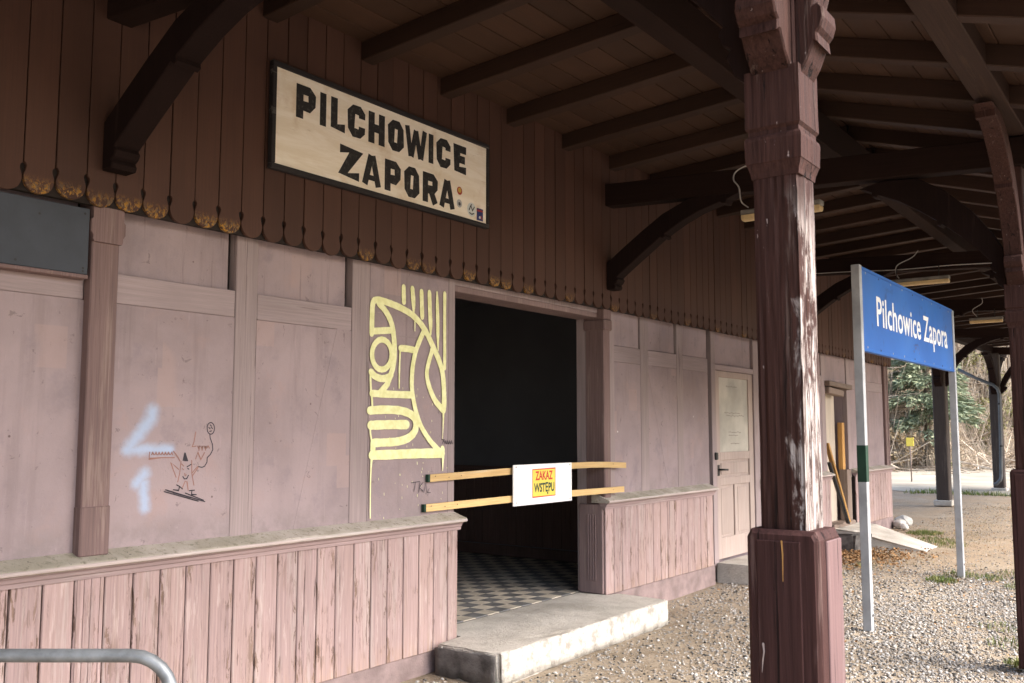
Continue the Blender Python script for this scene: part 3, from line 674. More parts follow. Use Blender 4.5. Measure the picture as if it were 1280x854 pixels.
# roof boards, lengthwise, one by one
x = -.02; bw = .192; LY = YB-YA
while x < XR-.02:
    x1 = min(x+bw, XR-.005); a, b = Vector((x+.003, (YA+YB)/2, zl(x)+RD+.012)), Vector((x1-.003, (YA+YB)/2, zl(x1)+RD+.012))
    put('roof_board', boxme(round((b-a).length, 3), LY, .022, M['roofb'], .003), None, cp, (a+b)/2, (0, -math.atan(SL), 0)); x += bw
x = -.75
while x < -.05:
    x1 = x+bw; put('roof_board', boxme(bw-.006, YB-16.9, .022, M['roofb'], .003), None, cp, ((x+x1)/2, (YB+16.9)/2, zl((x+x1)/2)+RD+.012), (0, -math.atan(SL), 0)); x += bw
x = XR+.004
while x < XE+.05:
    x1 = x+bw; a, b = Vector((x+.003, (YA+YB)/2, zr(x)+RD+.012)), Vector((x1-.003, (YA+YB)/2, zr(x1)+RD+.012))
    put('roof_board', boxme(round((b-a).length, 3), LY, .022, M['roofb'], .003), None, cp, (a+b)/2, (0, -math.atan(SR), 0)); x += bw
# weatherproof covering above the boards
pl = plain('dark_roof_felt', (.05, .05, .052), .9)
V = [(-.9, YA-.05, zl(-.9)+.19), (XR, YA-.05, ZR+.19), (XE+.12, YA-.05, zr(XE+.12)+.19)]; V += [(a, YB+.05, c_) for a, b_, c_ in V]; V += [(a, b_, c_+.03) for a, b_, c_ in V]
put('roof_covering', mesh(V, [(0, 1, 4, 3), (1, 2, 5, 4), (6, 9, 10, 7), (7, 10, 11, 8), (0, 3, 9, 6), (2, 8, 11, 5), (0, 6, 7, 1), (1, 7, 8, 2), (3, 4, 10, 9), (4, 5, 11, 10)], pl), None, cp)
# main roof of the station above the wall top (seals the eaves)
box('roof_covering', -4.7, -.03, YA, 16.9, 4.06, 4.11, pl, cp, 0)
box('ridge_purlin', 1.87, 2.02, YA, YB, 3.87, 4.10, M['timber'], cp, .008) if False else beam('ridge_purlin', (1.945, YA, 3.965), (1.945, YB, 3.965), .15, .25, M['timber'], cp)
beam('post_plate', (3.335, YA, 3.74), (3.335, YB, 3.74), .17, .16, M['plate'], cp)
beam('wall_plate', (.075, YA, 3.93), (.075, YB, 3.93), .07, .10, M['timber'], cp) if False else None
TR = [2.52, 7.35, 12.15, 16.95, 22.3, 27.9]
WB = [(.04, 2.86), (.12, 2.862), (.13, 2.885), (.118, 2.905), (.14, 2.918), (.155, 2.945), (.14, 2.965), (.25, 3.045), (.40, 3.15), (.58, 3.275), (.60, 3.262), (.625, 3.275), (.62, 3.298), (.78, 3.385), (.95, 3.455), (1.14, 3.505), (1.155, 3.488), (1.19, 3.49), (1.20, 3.52), (1.30, 3.56), (1.06, 3.585), (.85, 3.575), (.60, 3.475), (.40, 3.35), (.20, 3.215), (.04, 3.10)]
wbm = prism(WB, .135, M['brace'], 'y', .006)
for ti, y in enumerate(TR):
    t_ = beam('tie_beam', (-.02 if y < 17 else -.3, y, 3.728), (3.42, y, 3.545), .14, .20, M['timber'], cp)
    if y < 17: put('wall_brace', wbm, None, cp, (0, y+.002, 0))
from mathutils import noise as mnoise
# ================================================================ posts
def bracket(n=1.0):
    u = [(0, 0), (.055, .055), (.085, .10), (.105, .095), (.10, .125), (.118, .138), (.132, .165), (.128, .195), (.108, .21), (.085, .205), (.10, .24), (.15, .36), (.22, .49), (.32, .62), (.345, .612), (.368, .63), (.36, .66), (.47, .765), (.60, .86), (.76, .94), (.90, .98), (.91, .955), (.95, .96), (.955, 1.0), (1.02, 1.03)]
    up = [(.72, 1.04), (.52, .98), (.34, .86), (.20, .70), (.09, .50), (.03, .34), (0, .22)]
    return u+up
bkm = prism(bracket(), .115, M['post'], 'y', .005)
wsm = prism([(0, 0), (.05, .04), (.075, .10), (.06, .125), (.085, .14), (.10, .175), (.085, .20), (.17, .30), (.28, .415), (.40, .52), (.415, .508), (.44, .52), (.435, .55), (.56, .645), (.70, .735), (.84, .80), (.855, .785), (.89, .795), (.89, .83), (.98, .865), (.80, .905), (.56, .885), (.38, .77), (.20, .59), (.08, .42), (0, .27)], .13, M['brace'], 'y', .005)
bkm2 = prism([(a*.62, b*1.02) for a, b in bracket()], .115, M['post'], 'y', .005)
def post(cx, cy, label, peel=0., wallside=True, box_w=.19, name='canopy_post', group='posts along the platform edge'):
    t_ = thing(name, (cx, cy, 0), label, 'post', group)
    bx_ = put('base_box', None or prism([(-.10, 0), (.10, 0), (.10, 1.31), (.088, 1.333), (-.088, 1.333), (-.10, 1.31)], .185, M['postbox'], 'y', .012), None, t_, (cx, cy, 0))
    for sx in (-1, 1):
        box('casing_board', cx+sx*.1005-.004, cx+sx*.1005+.004, cy-.035, cy+.088, .0, 1.305, M['boxside'] if sx > 0 else M['postbox'], bx_, .003)  # +x board takes the paler sunlit-side paint
        box('casing_board', cx-.07, cx+.052, cy+sx*.093-.004, cy+sx*.093+.004, .0, 1.305, M['postbox'], bx_, .003)
    # weathered shaft: a split, slightly irregular timber
    n = 90; V = []; Fc = []; ring = []; hs = .066
    for a, b, dx_, dy_ in ((-1, -1, 1, 0), (1, -1, 0, 1), (1, 1, -1, 0), (-1, 1, 0, -1)):
        for q in range(13): ring.append((a*hs+dx_*2*hs*q/13, b*hs+dy_*2*hs*q/13, dy_ or 0, -dx_ or 0, q))
    m_ = len(ring); off = random.uniform(0, 90)
    for i in range(n+1):
        z = (2.36-1.30)*i/n
        for a, b, nx2, ny2, q in ring:
            g = mnoise.noise((a*95+off, b*95, z*2.6)); d = -.0055*max(0, g-.12)*2+.0012*mnoise.noise((a*160, b*160, z*14+off))
            if q in (0, 1, 12): d -= .0035 if q == 0 else .001
            if peel and a > .045 and b < .02: d -= .012*max(0, mnoise.noise((off, b*9, z*3.1)))+.004*max(0, mnoise.noise((a*40, b*60, z*9)))
            V.append((a+nx2*d+(0.35*d*(1 if a > 0 else -1) if q == 0 else 0), b+ny2*d, z))
    for i in range(n):
        for q in range(m_): Fc.append((i*m_+q, i*m_+(q+1) % m_, (i+1)*m_+(q+1) % m_, (i+1)*m_+q))
    sh = put('shaft', mesh(V, Fc, M['post']), None, t_, (cx, cy, 1.30)); sh['peel'] = float(peel)
    if peel > .9:      # marks on the side of the box that faces the camera
        fy = cy-.0985
        def smear(nm, pts, ws, mat):
            v_, f_ = ribbon(pts, ws); put(nm, mesh([(cx+p.x, fy, p.y) for p in v_], [q_[::-1] for q_ in f_], mat), None, bx_)
        smear('orange_streak', [(.003, 1.305), (.005, 1.27), (.004, 1.20)], [.005, .004, .002], M['orange'])
        smear('white_splash', [(-.055, 1.03), (-.053, 1.01), (-.057, .985), (-.06, .955)], [.006, .004, .0035, .001], M['edge'])
        for q_ in () and ([(-.06, 1.30), (-.048, 1.26), (-.05, 1.22)], [(-.03, 1.285), (-.015, 1.25), (-.02, 1.215), (-.004, 1.19)], [(-.045, 1.25), (-.028, 1.26), (-.022, 1.22)]): smear('pale_scuff', q_, [.006]*len(q_), M['boxside'])
    def ringme(prs):        # square collar profile: list of (half width, z)
        V = []; Fc = []
        for h, z in prs: V += [(-h, -h, z), (h, -h, z), (h, h, z), (-h, h, z)]
        for i in range(len(prs)-1):
            for q in range(4): Fc.append((4*i+q, 4*i+(q+1) % 4, 4*i+4+(q+1) % 4, 4*i+4+q))
        Fc.append((3, 2, 1, 0)); b = 4*(len(prs)-1); Fc.append((b, b+1, b+2, b+3)); return mesh(V, Fc, M['post'])
    cap = put('collar', ringme([(.068, 2.31), (.070, 2.325), (.078, 2.35), (.080, 2.352), (.080, 2.36), (.082, 2.415), (.080, 2.425), (.073, 2.433), (.073, 2.445), (.080, 2.455), (.079, 2.5), (.079, 2.62)]), None, t_, (cx, cy, 0))
    box('head', cx-.066, cx+.066, cy-.066, cy+.066, 2.60, 3.66, M['post'], t_, .006)
    for a, me_ in ((-90, bkm), (90, bkm)):
        put('bracket', me_, None, t_, (cx+cos(R(a))*.064, cy+sin(R(a))*.064, 2.595), (0, 0, R(a)))
    put('bracket', bkm2, None, t_, (cx+.064, cy, 2.575), (0, 0, 0))
    if wallside: put('bracket', wsm, None, t_, (cx-.064, cy, 2.585), (0, 0, R(180)))
    return t_
post(3.368, 2.597, 'nearest maroon canopy post with one edge peeled to bare pale wood', 1.)
post(3.305, 7.40, 'maroon canopy post cut by the right edge of the picture, second along the platform', .25)
post(3.33, 12.2, 'maroon canopy post third along the platform', 0)
post(3.33, 17.0, 'maroon canopy post fourth along the platform', 0)
def plainpost(cx, cy, wd, label):
    t_ = thing('canopy_post', (cx, cy, 0), label, 'post', 'plain posts beyond the end of the building')
    box('shaft', cx-wd/2, cx+wd/2, cy-wd/2, cy+wd/2, .10, 3.66, M['oldtimber'], t_, .02)
    box('foot', cx-wd/2-.05, cx+wd/2+.05, cy-wd/2-.05, cy+wd/2+.05, -.02, .10, M['conc'], t_, .015)
    for a in (-90, 90, 0):
        put('bracket', prism([(a_*1.25, b_*1.02) for a_, b_ in bracket()], .15, M['brace'], 'y', .005), None, t_, (cx+cos(R(a))*(wd/2-.01), cy+sin(R(a))*(wd/2-.01), 2.55), (0, 0, R(a)))
plainpost(-.33, 22.3, .27, 'plain dark canopy post just beyond the building corner')
plainpost(-.12, 27.9, .27, 'plain dark canopy post beside the downpipe near the road')
beam('wall_line_plate', (-.2, 16.86, 3.74), (-.2, YB, 3.74), .17, .16, M['timber'], cp)
# ---------------------------------------------------------------- lamps and wiring
def lamp(xa, xb, y, z, label):
    t_ = thing('strip_lamp', ((xa+xb)/2, y, z), label, 'lamp', 'strip lamps under the canopy')
    box('housing', xa, xb, y-.045, y+.045, z+.02, z+.065, M['housing'], t_, .008)
    pr = [(-.05, .02), (-.042, -.012), (-.028, -.022), (.028, -.022), (.042, -.012), (.05, .02)]
    put('cover', prism([(a, b) for a, b in pr], xb-xa-.01, M['diff'], 'x', .006), None, t_, ((xa+xb)/2, y, z))
    for xx in (xa+.12, xb-.12): put('hanger', tube([(xx, y, z+.07), (xx, y+.02, z+.20)], .006, M['iron'], 6), None, t_)
lamp(1.37, 2.02, 7.19, 3.31, 'small yellowed strip lamp half hidden behind the nearest post')
lamp(1.25, 1.97, 12.0, 3.37, 'yellowed strip lamp above the blue station sign')
lamp(1.31, 1.80, 16.8, 3.36, 'yellowed strip lamp farthest along the canopy')
def cable(pts, label, r=.006):
    p = smoothpath(pts, 5); o = put('cable', tube(p, r, M['cable'], 6), None, None); tag(o, label, 'cable', 'wires under the canopy'); return o
cable([(1.42, 7.20, 3.40), (1.36, 7.20, 3.46), (1.34, 7.21, 3.58), (1.29, 7.22, 3.66), (1.33, 7.24, 3.74), (1.55, 7.26, 3.80)], 'thin white cable curling down to the lamp behind the nearest post')
cable([(1.40, 12.0, 3.45), (1.36, 12.02, 3.52), (1.38, 12.03, 3.62), (1.55, 12.04, 3.70), (1.62, 12.05, 3.78)], 'thin white cable dropping to the lamp above the blue sign')
cable([(.3, 12.05, 3.62), (.8, 12.05, 3.60), (1.4, 12.05, 3.565), (2.0, 12.05, 3.56), (2.6, 12.05, 3.53)], 'thin cable strung along the tie beam above the blue sign')
cable([(1.42, 16.8, 3.45), (1.36, 16.8, 3.56), (1.5, 16.82, 3.66), (1.5, 16.84, 3.75)], 'thin cable dropping to the farthest strip lamp')
cable([(.15, 9.0, 3.85), (.5, 8.6, 3.83), (1.1, 8.0, 3.80), (1.8, 7.5, 3.75)], 'thin wire slung under the rafters near the wall')
# ================================================================ signs and loose things
# --- wooden station sign
SX = .055
ws = thing('station_sign', (SX, 4.475, 3.1), 'old cream wooden station sign with black letters PILCHOWICE ZAPORA', 'sign')
bd = put('sign_board', boxme(.02, 2.0, .60, M['cream'], .002), None, ws, (SX+.005, 4.475, 3.418))
def frame(y0, y1, z0, z1): return box('sign_frame', SX-.012, SX+.026, y0, y1, z0, z1, M['blackframe'], ws, .004)
frame(3.452, 5.50, 3.705, 3.738); frame(3.452, 5.50, 3.098, 3.131); frame(3.452, 3.482, 3.1315, 3.7045); frame(5.472, 5.50, 3.1315, 3.7045)
FX = SX+.0155
T = .056
def letter(ch, y0, w_, z0, h):
    a, b = y0+T/2, y0+w_-T/2; lo, hi, mid = z0+T/2, z0+h-T/2, z0+h*.5; c = .022
    if ch == 'I': return [([(y0+w_/2, z0), (y0+w_/2, z0+h)], 0)]
    if ch == 'L': return [([(a, z0+h), (a, lo), (y0+w_, lo)], 0)]
    if ch == 'P': return [([(a, z0), (a, z0+h)], 0), ([(a, hi), (b-c, hi), (b, hi-c), (b, mid-.022+c), (b-c, mid-.022), (a, mid-.022)], 0)]
    if ch == 'R': return [([(a, z0), (a, z0+h)], 0), ([(a, hi), (b-c, hi), (b, hi-c), (b, mid-.012+c), (b-c, mid-.012), (a, mid-.012)], 0), ([(a+w_*.30, mid), (b+.004, z0)], 0)]
    if ch == 'C': return [([(b, hi-.048), (b, hi-c), (b-c, hi), (a+c, hi), (a, hi-c), (a, lo+c), (a+c, lo), (b-c, lo), (b, lo+c), (b, lo+.048)], 0)]
    if ch == 'O': return [([(a+c, hi), (a, hi-c), (a, lo+c), (a+c, lo), (b-c, lo), (b, lo+c), (b, hi-c), (b-c, hi)], 1)]
    if ch == 'H': return [([(a, z0), (a, z0+h)], 0), ([(b, z0), (b, z0+h)], 0), ([(a, mid), (b, mid)], 0)]
    if ch == 'E': return [([(y0+w_, hi), (a, hi), (a, lo), (y0+w_, lo)], 0), ([(a, mid), (y0+w_*.9, mid)], 0)]
    if ch == 'Z': return [([(y0, hi), (b, hi), (a, lo), (y0+w_, lo)], 0)]
    if ch == 'A': return [([(a-.008, z0), (y0+w_*.46, z0+h-.01)], 0), ([(b+.008, z0), (y0+w_*.54, z0+h-.01)], 0), ([(a+.02, z0+h*.24), (b-.02, z0+h*.24)], 0)]
    if ch == 'W':
        return [([(y0+.024, z0+h), (y0+w_*.27, z0)], 0), ([(y0+w_*.30, z0), (y0+w_*.5, z0+h*.92)], 0), ([(y0+w_*.5, z0+h*.92), (y0+w_*.70, z0)], 0), ([(y0+w_*.73, z0), (y0+w_-.024, z0+h)], 0)]
def word(items, z0, h):
    for ch, y0, w_ in items:
        st = []
        for pts, cl in letter(ch, y0, w_, z0, h):
            tw = T*(.80 if ch == 'W' else .9 if ch in 'AI' else 1.0)
            if ch == 'A' and pts[0][1] == pts[1][1]: tw = .035
            st.append((pts, [tw]*len(pts), bool(cl)))
        V = []; Fc = []
        x = FX
        for pts, w2, cl in st:
            v, f = ribbon(pts, w2, cl, cap=False); b = len(V); V += [(x, p.x, p.y) for p in v]; Fc += [tuple(b+i for i in q) for q in f]; x += .0003
        put('letter', mesh(V, Fc, M['black']), None, bd)
word([('P', 3.633, .151), ('I', 3.822, .047), ('L', 3.909, .120), ('C', 4.054, .150), ('H', 4.234, .150), ('O', 4.418, .146), ('W', 4.576, .226), ('I', 4.822, .046), ('C', 4.906, .150), ('E', 5.099, .134)], 3.447, .206)
word([('Z', 3.99, .168), ('A', 4.188, .163), ('P', 4.389, .150), ('O', 4.580, .144), ('R', 4.762, .156), ('A', 4.942, .160)], 3.166, .208)
def disc(y, z, r, mat, x, n=16, ry=1.): return mesh([(x, y+r*cos(2*pi*i/n), z+r*ry*sin(2*pi*i/n)) for i in range(n)], [tuple(range(n))], mat)
stk = {n: plain('sticker_'+n, c_, .4, .05) for n, c_ in dict(red=(.35, .04, .03), gold=(.55, .36, .08), grey=(.45, .46, .46), ink=(.05, .05, .06), navy=(.03, .04, .16), pale=(.62, .66, .66)).items()}
s1 = put('round_sticker', disc(5.16, 3.318, .030, stk['red'], FX), None, bd); put('sticker_print', disc(5.16, 3.322, .018, stk['gold'], FX+.0005), None, s1) if False else None
put('round_sticker', disc(5.16, 3.322, .019, stk['gold'], FX+.0005), None, bd)
put('round_sticker', disc(5.158, 3.225, .030, stk['grey'], FX), None, bd); put('round_sticker', disc(5.16, 3.222, .015, stk['ink'], FX+.0005, 5), None, bd)
put('round_sticker', disc(5.30, 3.206, .052, stk['pale'], FX), None, bd)
put('sticker_print', strokes_mesh([([(5.27, 3.20), (5.29, 3.235), (5.31, 3.20), (5.33, 3.23)], [.010]*4, False), ([(5.275, 3.18), (5.30, 3.172), (5.325, 3.182)], [.01]*3, False), ([(5.28, 3.225), (5.30, 3.245)], [.008]*2, False)], FX+.0005, .0001, stk['ink']), None, bd)
box('square_sticker', FX-.0005, FX+.0005, 5.36, 5.434, 3.142, 3.232, stk['navy'], bd, 0)
put('sticker_print', strokes_mesh([([(5.37, 3.215), (5.425, 3.215)], [.014]*2, False), ([(5.39, 3.16), (5.41, 3.175), (5.42, 3.158)], [.012]*3, False)], FX+.0009, .0001, stk['red']), None, bd)
put('sticker_print', disc(5.395, 3.165, .012, stk['pale'], FX+.0015, 6), None, bd)
# --- slate-grey board at the left
gb = box('slate_board', -.106, .005, 1.55, 2.425, 2.345, 2.668, M['slate'], None, .003); tag(gb, 'dark slate-grey board fixed on the wall under the scallops, left of the pilaster', 'board')
for y_, z_ in ((2.40, 2.36), (2.40, 2.375), (2.08, 2.37), (2.40, 2.64), (2.18, 2.60)): put('screw', mesh([(.0062, y_+.006*cos(q*pi/4), z_+.006*sin(q*pi/4)) for q in range(8)], [tuple(range(8))], M['iron']), None, gb)
box('bottom_batten', -.106, .012, 1.55, 2.425, 2.325, 2.344, M['pilaster'], gb, .003)
# --- blue platform sign
bs = thing('platform_sign', (2.02, 9.85, 0), 'blue metal platform sign with white letters Pilchowice Zapora on two grey posts', 'sign')
for y in (8.03, 11.66):
    p_ = box('sign_post', 1.985, 2.055, y-.035, y+.035, -.1, 2.985 if y < 9 else 2.97, M['alu'], bs, .004)
    if y < 9: box('green_patch', 1.9835, 2.0565, y-.0365, y+.0365, 1.18, 1.48, M['green'], p_, .002)
    box('post_bolt', 2.055, 2.060, y-.01, y+.01, .10, .12, M['iron'], p_, .003)
pn = put('sign_panel', boxme(.03, 3.55, .715, M['blue'], .004), None, bs, (2.03, 9.85, 2.618))
for z0 in (2.268, 2.956): box('panel_edge', 2.045, 2.052, 8.08, 11.62, z0-.004, z0+.022, M['blue'], pn, .002)
tm_ = text_mesh('Pilchowice Zapora', .40, M['white'], 1., .006, 1.04)
xs = [v.co.x for v in tm_.vertices]; ys = [v.co.y for v in tm_.vertices]; W_ = max(xs)-min(xs)
sxx = 2.82/W_; cx_ = (max(xs)+min(xs))/2; cy_ = (max(ys)+min(ys))/2
for v in tm_.vertices: v.co.x = (v.co.x-cx_)*sxx; v.co.y = (v.co.y-cy_)*.92
put('lettering', tm_, None, pn, (2.0468, 9.92, 2.60), FACE_X)
for i in range(9):
    for z in (2.30, 2.935):
        put('rivet', mesh([(2.0465+(0 if q < 8 else .004), 8.2+.405*i+(.011*cos(q*pi/4) if q < 8 else 0), z+(.011*sin(q*pi/4) if q < 8 else 0)) for q in range(9)], [(q, (q+1) % 8, 8) for q in range(8)], M['alu'] if (i+int(z)) % 3 else M['iron']), None, pn)
for q in range(14):
    y, z = 9.9+random.uniform(-.12, .12), 2.40+random.uniform(-.05, .05); put('sticker_residue', disc(y, z, .012, stk['navy'], 2.0456+.0001*q, 6), None, pn)
# --- laths and the no-entry sign across the doorway
nb = thing('no_entry_barrier', (0, 6.25, 1.04), 'two yellow laths nailed across the doorway holding a white ZAKAZ WSTĘPU sign', 'barrier')
def lathpath(pts, hgt, th):
    V = []; Fc = []; n = len(pts); o0 = Vector(pts[0])
    for x, y, z in pts: V += [(x-th/2, y, z-hgt/2), (x+th/2, y, z-hgt/2), (x+th/2, y, z+hgt/2), (x-th/2, y, z+hgt/2)]
    for i in range(n-1):
        for q in range(4): Fc.append((4*i+q, 4*i+(q+1) % 4, 4*i+4+(q+1) % 4, 4*i+4+q))
    Fc += [(0, 3, 2, 1), (4*n-4, 4*n-3, 4*n-2, 4*n-1)]
    M_ = Matrix(((0, 1, 0), (-1, 0, 0), (0, 0, 1)))
    V = [M_ @ (Vector(v)-o0) for v in V]
    return mesh(V, Fc, M['lath']), o0
for pts, nm in (([(-.04, 4.96, 1.272), (-.03, 5.4, 1.28), (-.01, 5.9, 1.290), (.01, 6.3, 1.300), (.02, 6.7, 1.308), (.022, 7.0, 1.308), (.02, 7.3, 1.300), (.02, 7.62, 1.285)], 'lath'), ([(-.04, 4.92, 1.071), (0, 5.9, 1.080), (.02, 6.7, 1.080), (.02, 7.58, 1.072)], 'lath')):
    me_, o0 = lathpath(pts, .05, .024); l_ = put(nm, me_, None, nb, o0, (0, 0, R(90)))
    box('painted_end', pts[0][0]-.0135, pts[0][0]+.0135, pts[0][1]-.002, pts[0][1]+.018, pts[0][2]-.0265, pts[0][2]+.0265, M['green'], l_, .001)
    for y, dz in ((pts[0][1]+.06, .008), (pts[0][1]+.2, -.004), (pts[0][1]+.33, .004), (7.38, .004)):
        x = -.0275+(.06 if y > 7 else .004+(y-4.9)*.04); z = pts[0][2]+dz+((.028 if nm == 'lath' and pts[0][2] > 1.2 else .002) if y > 7 else .004)
        put('nail', disc(y, z, .0045, M['iron'], x+.0015, 8), None, l_)
sg = put('sign_board', boxme(.012, .79, .312, M['panelw'], .002), None, nb, (.039, 6.265, 1.181), (0, 0, R(-1.6)))
nx = .0462
def onsign(y): return nx+(y-6.265)*.028
nt_ = put('notice', mesh([(onsign(6.108), 6.108, 1.077), (onsign(6.424), 6.424, 1.079), (onsign(6.424), 6.424, 1.303), (onsign(6.108), 6.108, 1.299)], [(0, 1, 2, 3)], M['warn']), None, sg)
q = [(6.112, 1.081), (6.420, 1.083), (6.420, 1.299), (6.112, 1.295)]
fr = [(p, ) for p in q]
v2, f2 = ribbon(q, [.007]*4, True); put('notice_border', mesh([(onsign(p.x)+.0006, p.x, p.y) for p in v2], f2, M['noticer']), None, sg)
def signtext(s, size, mat, y, z, width, hgt):
    me_ = text_mesh(s, size, mat, 1., size*.032)
    xs = [v.co.x for v in me_.vertices]; ys = [v.co.y for v in me_.vertices]
    caps = [v.co.y for v in me_.vertices]
    sx = width/(max(xs)-min(xs)); c_ = (max(xs)+min(xs))/2
    for v in me_.vertices: v.co.x = (v.co.x-c_)*sx; v.co.y = v.co.y*hgt
    put('lettering', me_, None, sg, (onsign(y)+.0010, y, z), (R(90), 0, R(90)-.028))
signtext('ZAKAZ', .10, M['noticer'], 6.266, 1.242, .235, .95); signtext('WSTĘPU', .10, M['noticeb'], 6.268, 1.148, .275, .95)
for y, z in ((5.90, 1.32), (6.63, 1.32), (5.90, 1.05), (6.63, 1.045)): put('screw', disc(y, z, .006, M['iron'], onsign(y)+.0008, 8), None, sg)
# --- concrete steps
def slab(name, outline, z0, z1, mat, front_mat=None, rough=.006, nz=1):
    bm = bmesh.new(); A = [bm.verts.new((x, y, z0)) for x, y in outline]; B = [bm.verts.new((x, y, z1)) for x, y in outline]; n = len(outline)
    bm.faces.new(A[::-1]); bm.faces.new(B)
    for i in range(n): bm.faces.new((A[i], A[(i+1) % n], B[(i+1) % n], B[i]))
    bmesh.ops.bevel(bm, geom=[e for e in bm.edges], offset=.012, segments=2, affect='EDGES')
    me_ = bpy.data.meshes.new('m'); bm.to_mesh(me_); bm.free()
    for v in me_.vertices:
        if v.co.z > z0+.01: v.co += Vector((random.uniform(-rough, rough), random.uniform(-rough, rough), random.uniform(-rough, rough)*.4))
    me_.materials.append(mat); return me_
def jag(p, q, n, e): return [(p[0]+(q[0]-p[0])*i/n+random.uniform(-e, e), p[1]+(q[1]-p[1])*i/n+random.uniform(-e, e)) for i in range(n)]
st_ = thing('doorway_step', (.3, 6.2, 0), 'pale concrete step slab in front of the dark doorway', 'step')
ol = [(.035, 4.98)]+jag((.10, 4.965), (.545, 4.985), 5, .006)+[(.555, 4.99)]+jag((.56, 5.02), (.545, 7.36), 22, .006)+[(.53, 7.40), (.035, 7.44)]

ol = [(-.274, 5.274), (.033, 5.272)]+ol+[(.033, 7.279), (-.274, 7.279)]
put('tread', slab('tread', ol, -.05, .170, M['conc'], rough=.009), None, st_)

# front face of the step: sunlit brightness put into a thin uneven pale coat
V = []; Fc = []; n = 60
for i in range(n+1):
    y = 5.0+2.37*i/n
    for j, z in enumerate((-.03, .03, .08, .125, .155, .166)):
        V.append((.5665+.003*sin(y*9)+random.uniform(-.003, .003)-(0.007 if j == 5 else 0)-(y-5)*.0055, y, z+random.uniform(-.004, .004)))
for i in range(n):
    for j in range(5): a = i*6+j; Fc.append((a, a+6, a+7, a+1))
wf = put('sunlit_face', mesh(V, Fc, M['litface'], True), None, st_); sm = wf.modifiers.new('s', 'SOLIDIFY'); sm.thickness = .012; sm.offset = 0
V = []; Fc = []
for i in range(13):
    x = .05+.49*i/12
    for j, z in enumerate((-.03, .05, .11, .15)): V.append((x, 4.954+.003*sin(x*31+j)+random.uniform(-.002, .002)+x*.03, z+random.uniform(-.006, .006)))
for i in range(12):
    for j in range(3): a = i*4+j; Fc.append((a, a+1, a+5, a+4))
wf = put('shaded_end', mesh(V, Fc, M['dkconc'], True), None, st_); sm = wf.modifiers.new('s', 'SOLIDIFY'); sm.thickness = .008; sm.offset = 0  # dark sheet on the step end; its shade is put into the colour
ds = put('door_step', slab('s', [(-.06, 9.74), (.46, 9.76), (.47, 11.0), (-.06, 11.02)], -.05, .168, M['conc']), None, None); tag(ds, 'low concrete step below the pale panelled door', 'step')
# ramp at the broken doorway
V = [(-.01, 13.6, -.05), (-.01, 14.9, -.05), (1.15, 14.6, -.05), (1.15, 13.9, -.05), (-.01, 13.6, .22), (-.01, 14.9, .22), (.25, 14.85, .20), (.25, 13.62, .20), (1.15, 14.6, -.04), (1.15, 13.9, -.04)]
rp = put('entrance_ramp', mesh(V, [(4, 7, 6, 5), (7, 9, 8, 6), (0, 3, 9, 7, 4), (1, 5, 6, 8, 2), (2, 8, 9, 3)], M['conc']), None, None); tag(rp, 'sloping pale concrete ramp up to the broken doorway', 'ramp')
dk = put('rubble_block', slab('r', [(.02, 13.1), (.42, 13.15), (.55, 13.5), (.03, 13.53)], -.05, .2, M['dkconc'], rough=.03), None, None); tag(dk, 'dark rough concrete block beside the ramp', 'block')
lp = beam('leaning_plank', (.10, 13.98, .29), (-.10, 13.74, 1.42), .10, .03, M['orange'], None); tag(lp, 'orange brown plank leaning in the broken doorway', 'plank')
lp2 = beam('leaning_plank', (.14, 13.84, .28), (-.06, 13.68, 1.15), .09, .03, M['iron'], None); tag(lp2, 'dark narrow plank leaning just behind the orange one', 'plank')
# --- tubular railing in the left foreground
rl = thing('tubular_railing', (1.2, 1.5, 0), 'bent galvanised steel tube railing in the lower left corner', 'railing')
A_, B_ = Vector((.10, .66, .905)), Vector((1.575, 1.735, .905)); dd = (B_-A_).normalized()
arc = [B_+dd*(.13*sin(t*pi/12))+Vector((0, 0, -.13*(1-cos(t*pi/12)))) for t in range(1, 7)]
arc0 = [A_-dd*(.13*sin(t*pi/12))+Vector((0, 0, -.13*(1-cos(t*pi/12)))) for t in range(6, 0, -1)]
put('tube', tube([arc0[0]-Vector((0, 0, .8))]+arc0+[A_, B_]+arc+[arc[-1]-Vector((0, 0, .8))], .0205, M['galv'], 14), None, rl)
put('cross_tube', tube([A_-dd*.13-Vector((0, 0, .45)), B_+dd*.13-Vector((0, 0, .45))], .016, M['galv'], 10), None, rl)
# --- downpipe and gutter at the far end
dp = thing('downpipe', (.0, 27.55, .1), 'grey zinc downpipe bending down beside the far canopy post', 'pipe')
put('pipe', tube([(-.95, 27.6, 3.24), (-.50, 27.6, 2.98), (-.12, 27.6, 2.80), (-.02, 27.6, 2.70), (.02, 27.6, 2.55), (.0, 27.6, 1.4), (-.03, 27.6, .42), (-.05, 27.6, .32), (-.14, 27.6, .22), (-.22, 27.6, .19)], .042, M['gutter'], 12), None, dp)
for z in (2.3, 1.2): put('pipe_clip', tube([(.005, 27.6, z-.02), (.005, 27.6, z+.02)], .048, M['iron'], 12), None, dp)
# --- yellow marker plate by the road
ym = thing('marker_plate', (-3.05, 31, 0), 'small yellow marker plate on a thin stake across the road', 'sign')
box('plate', -3.17, -2.95, 30.99, 31.01, 1.12, 1.38, M['warn'], ym, .003); put('stake', tube([(-3.06, 31.03, -.05), (-3.06, 31.03, 1.36)], .02, M['greyplank'], 6), None, ym)
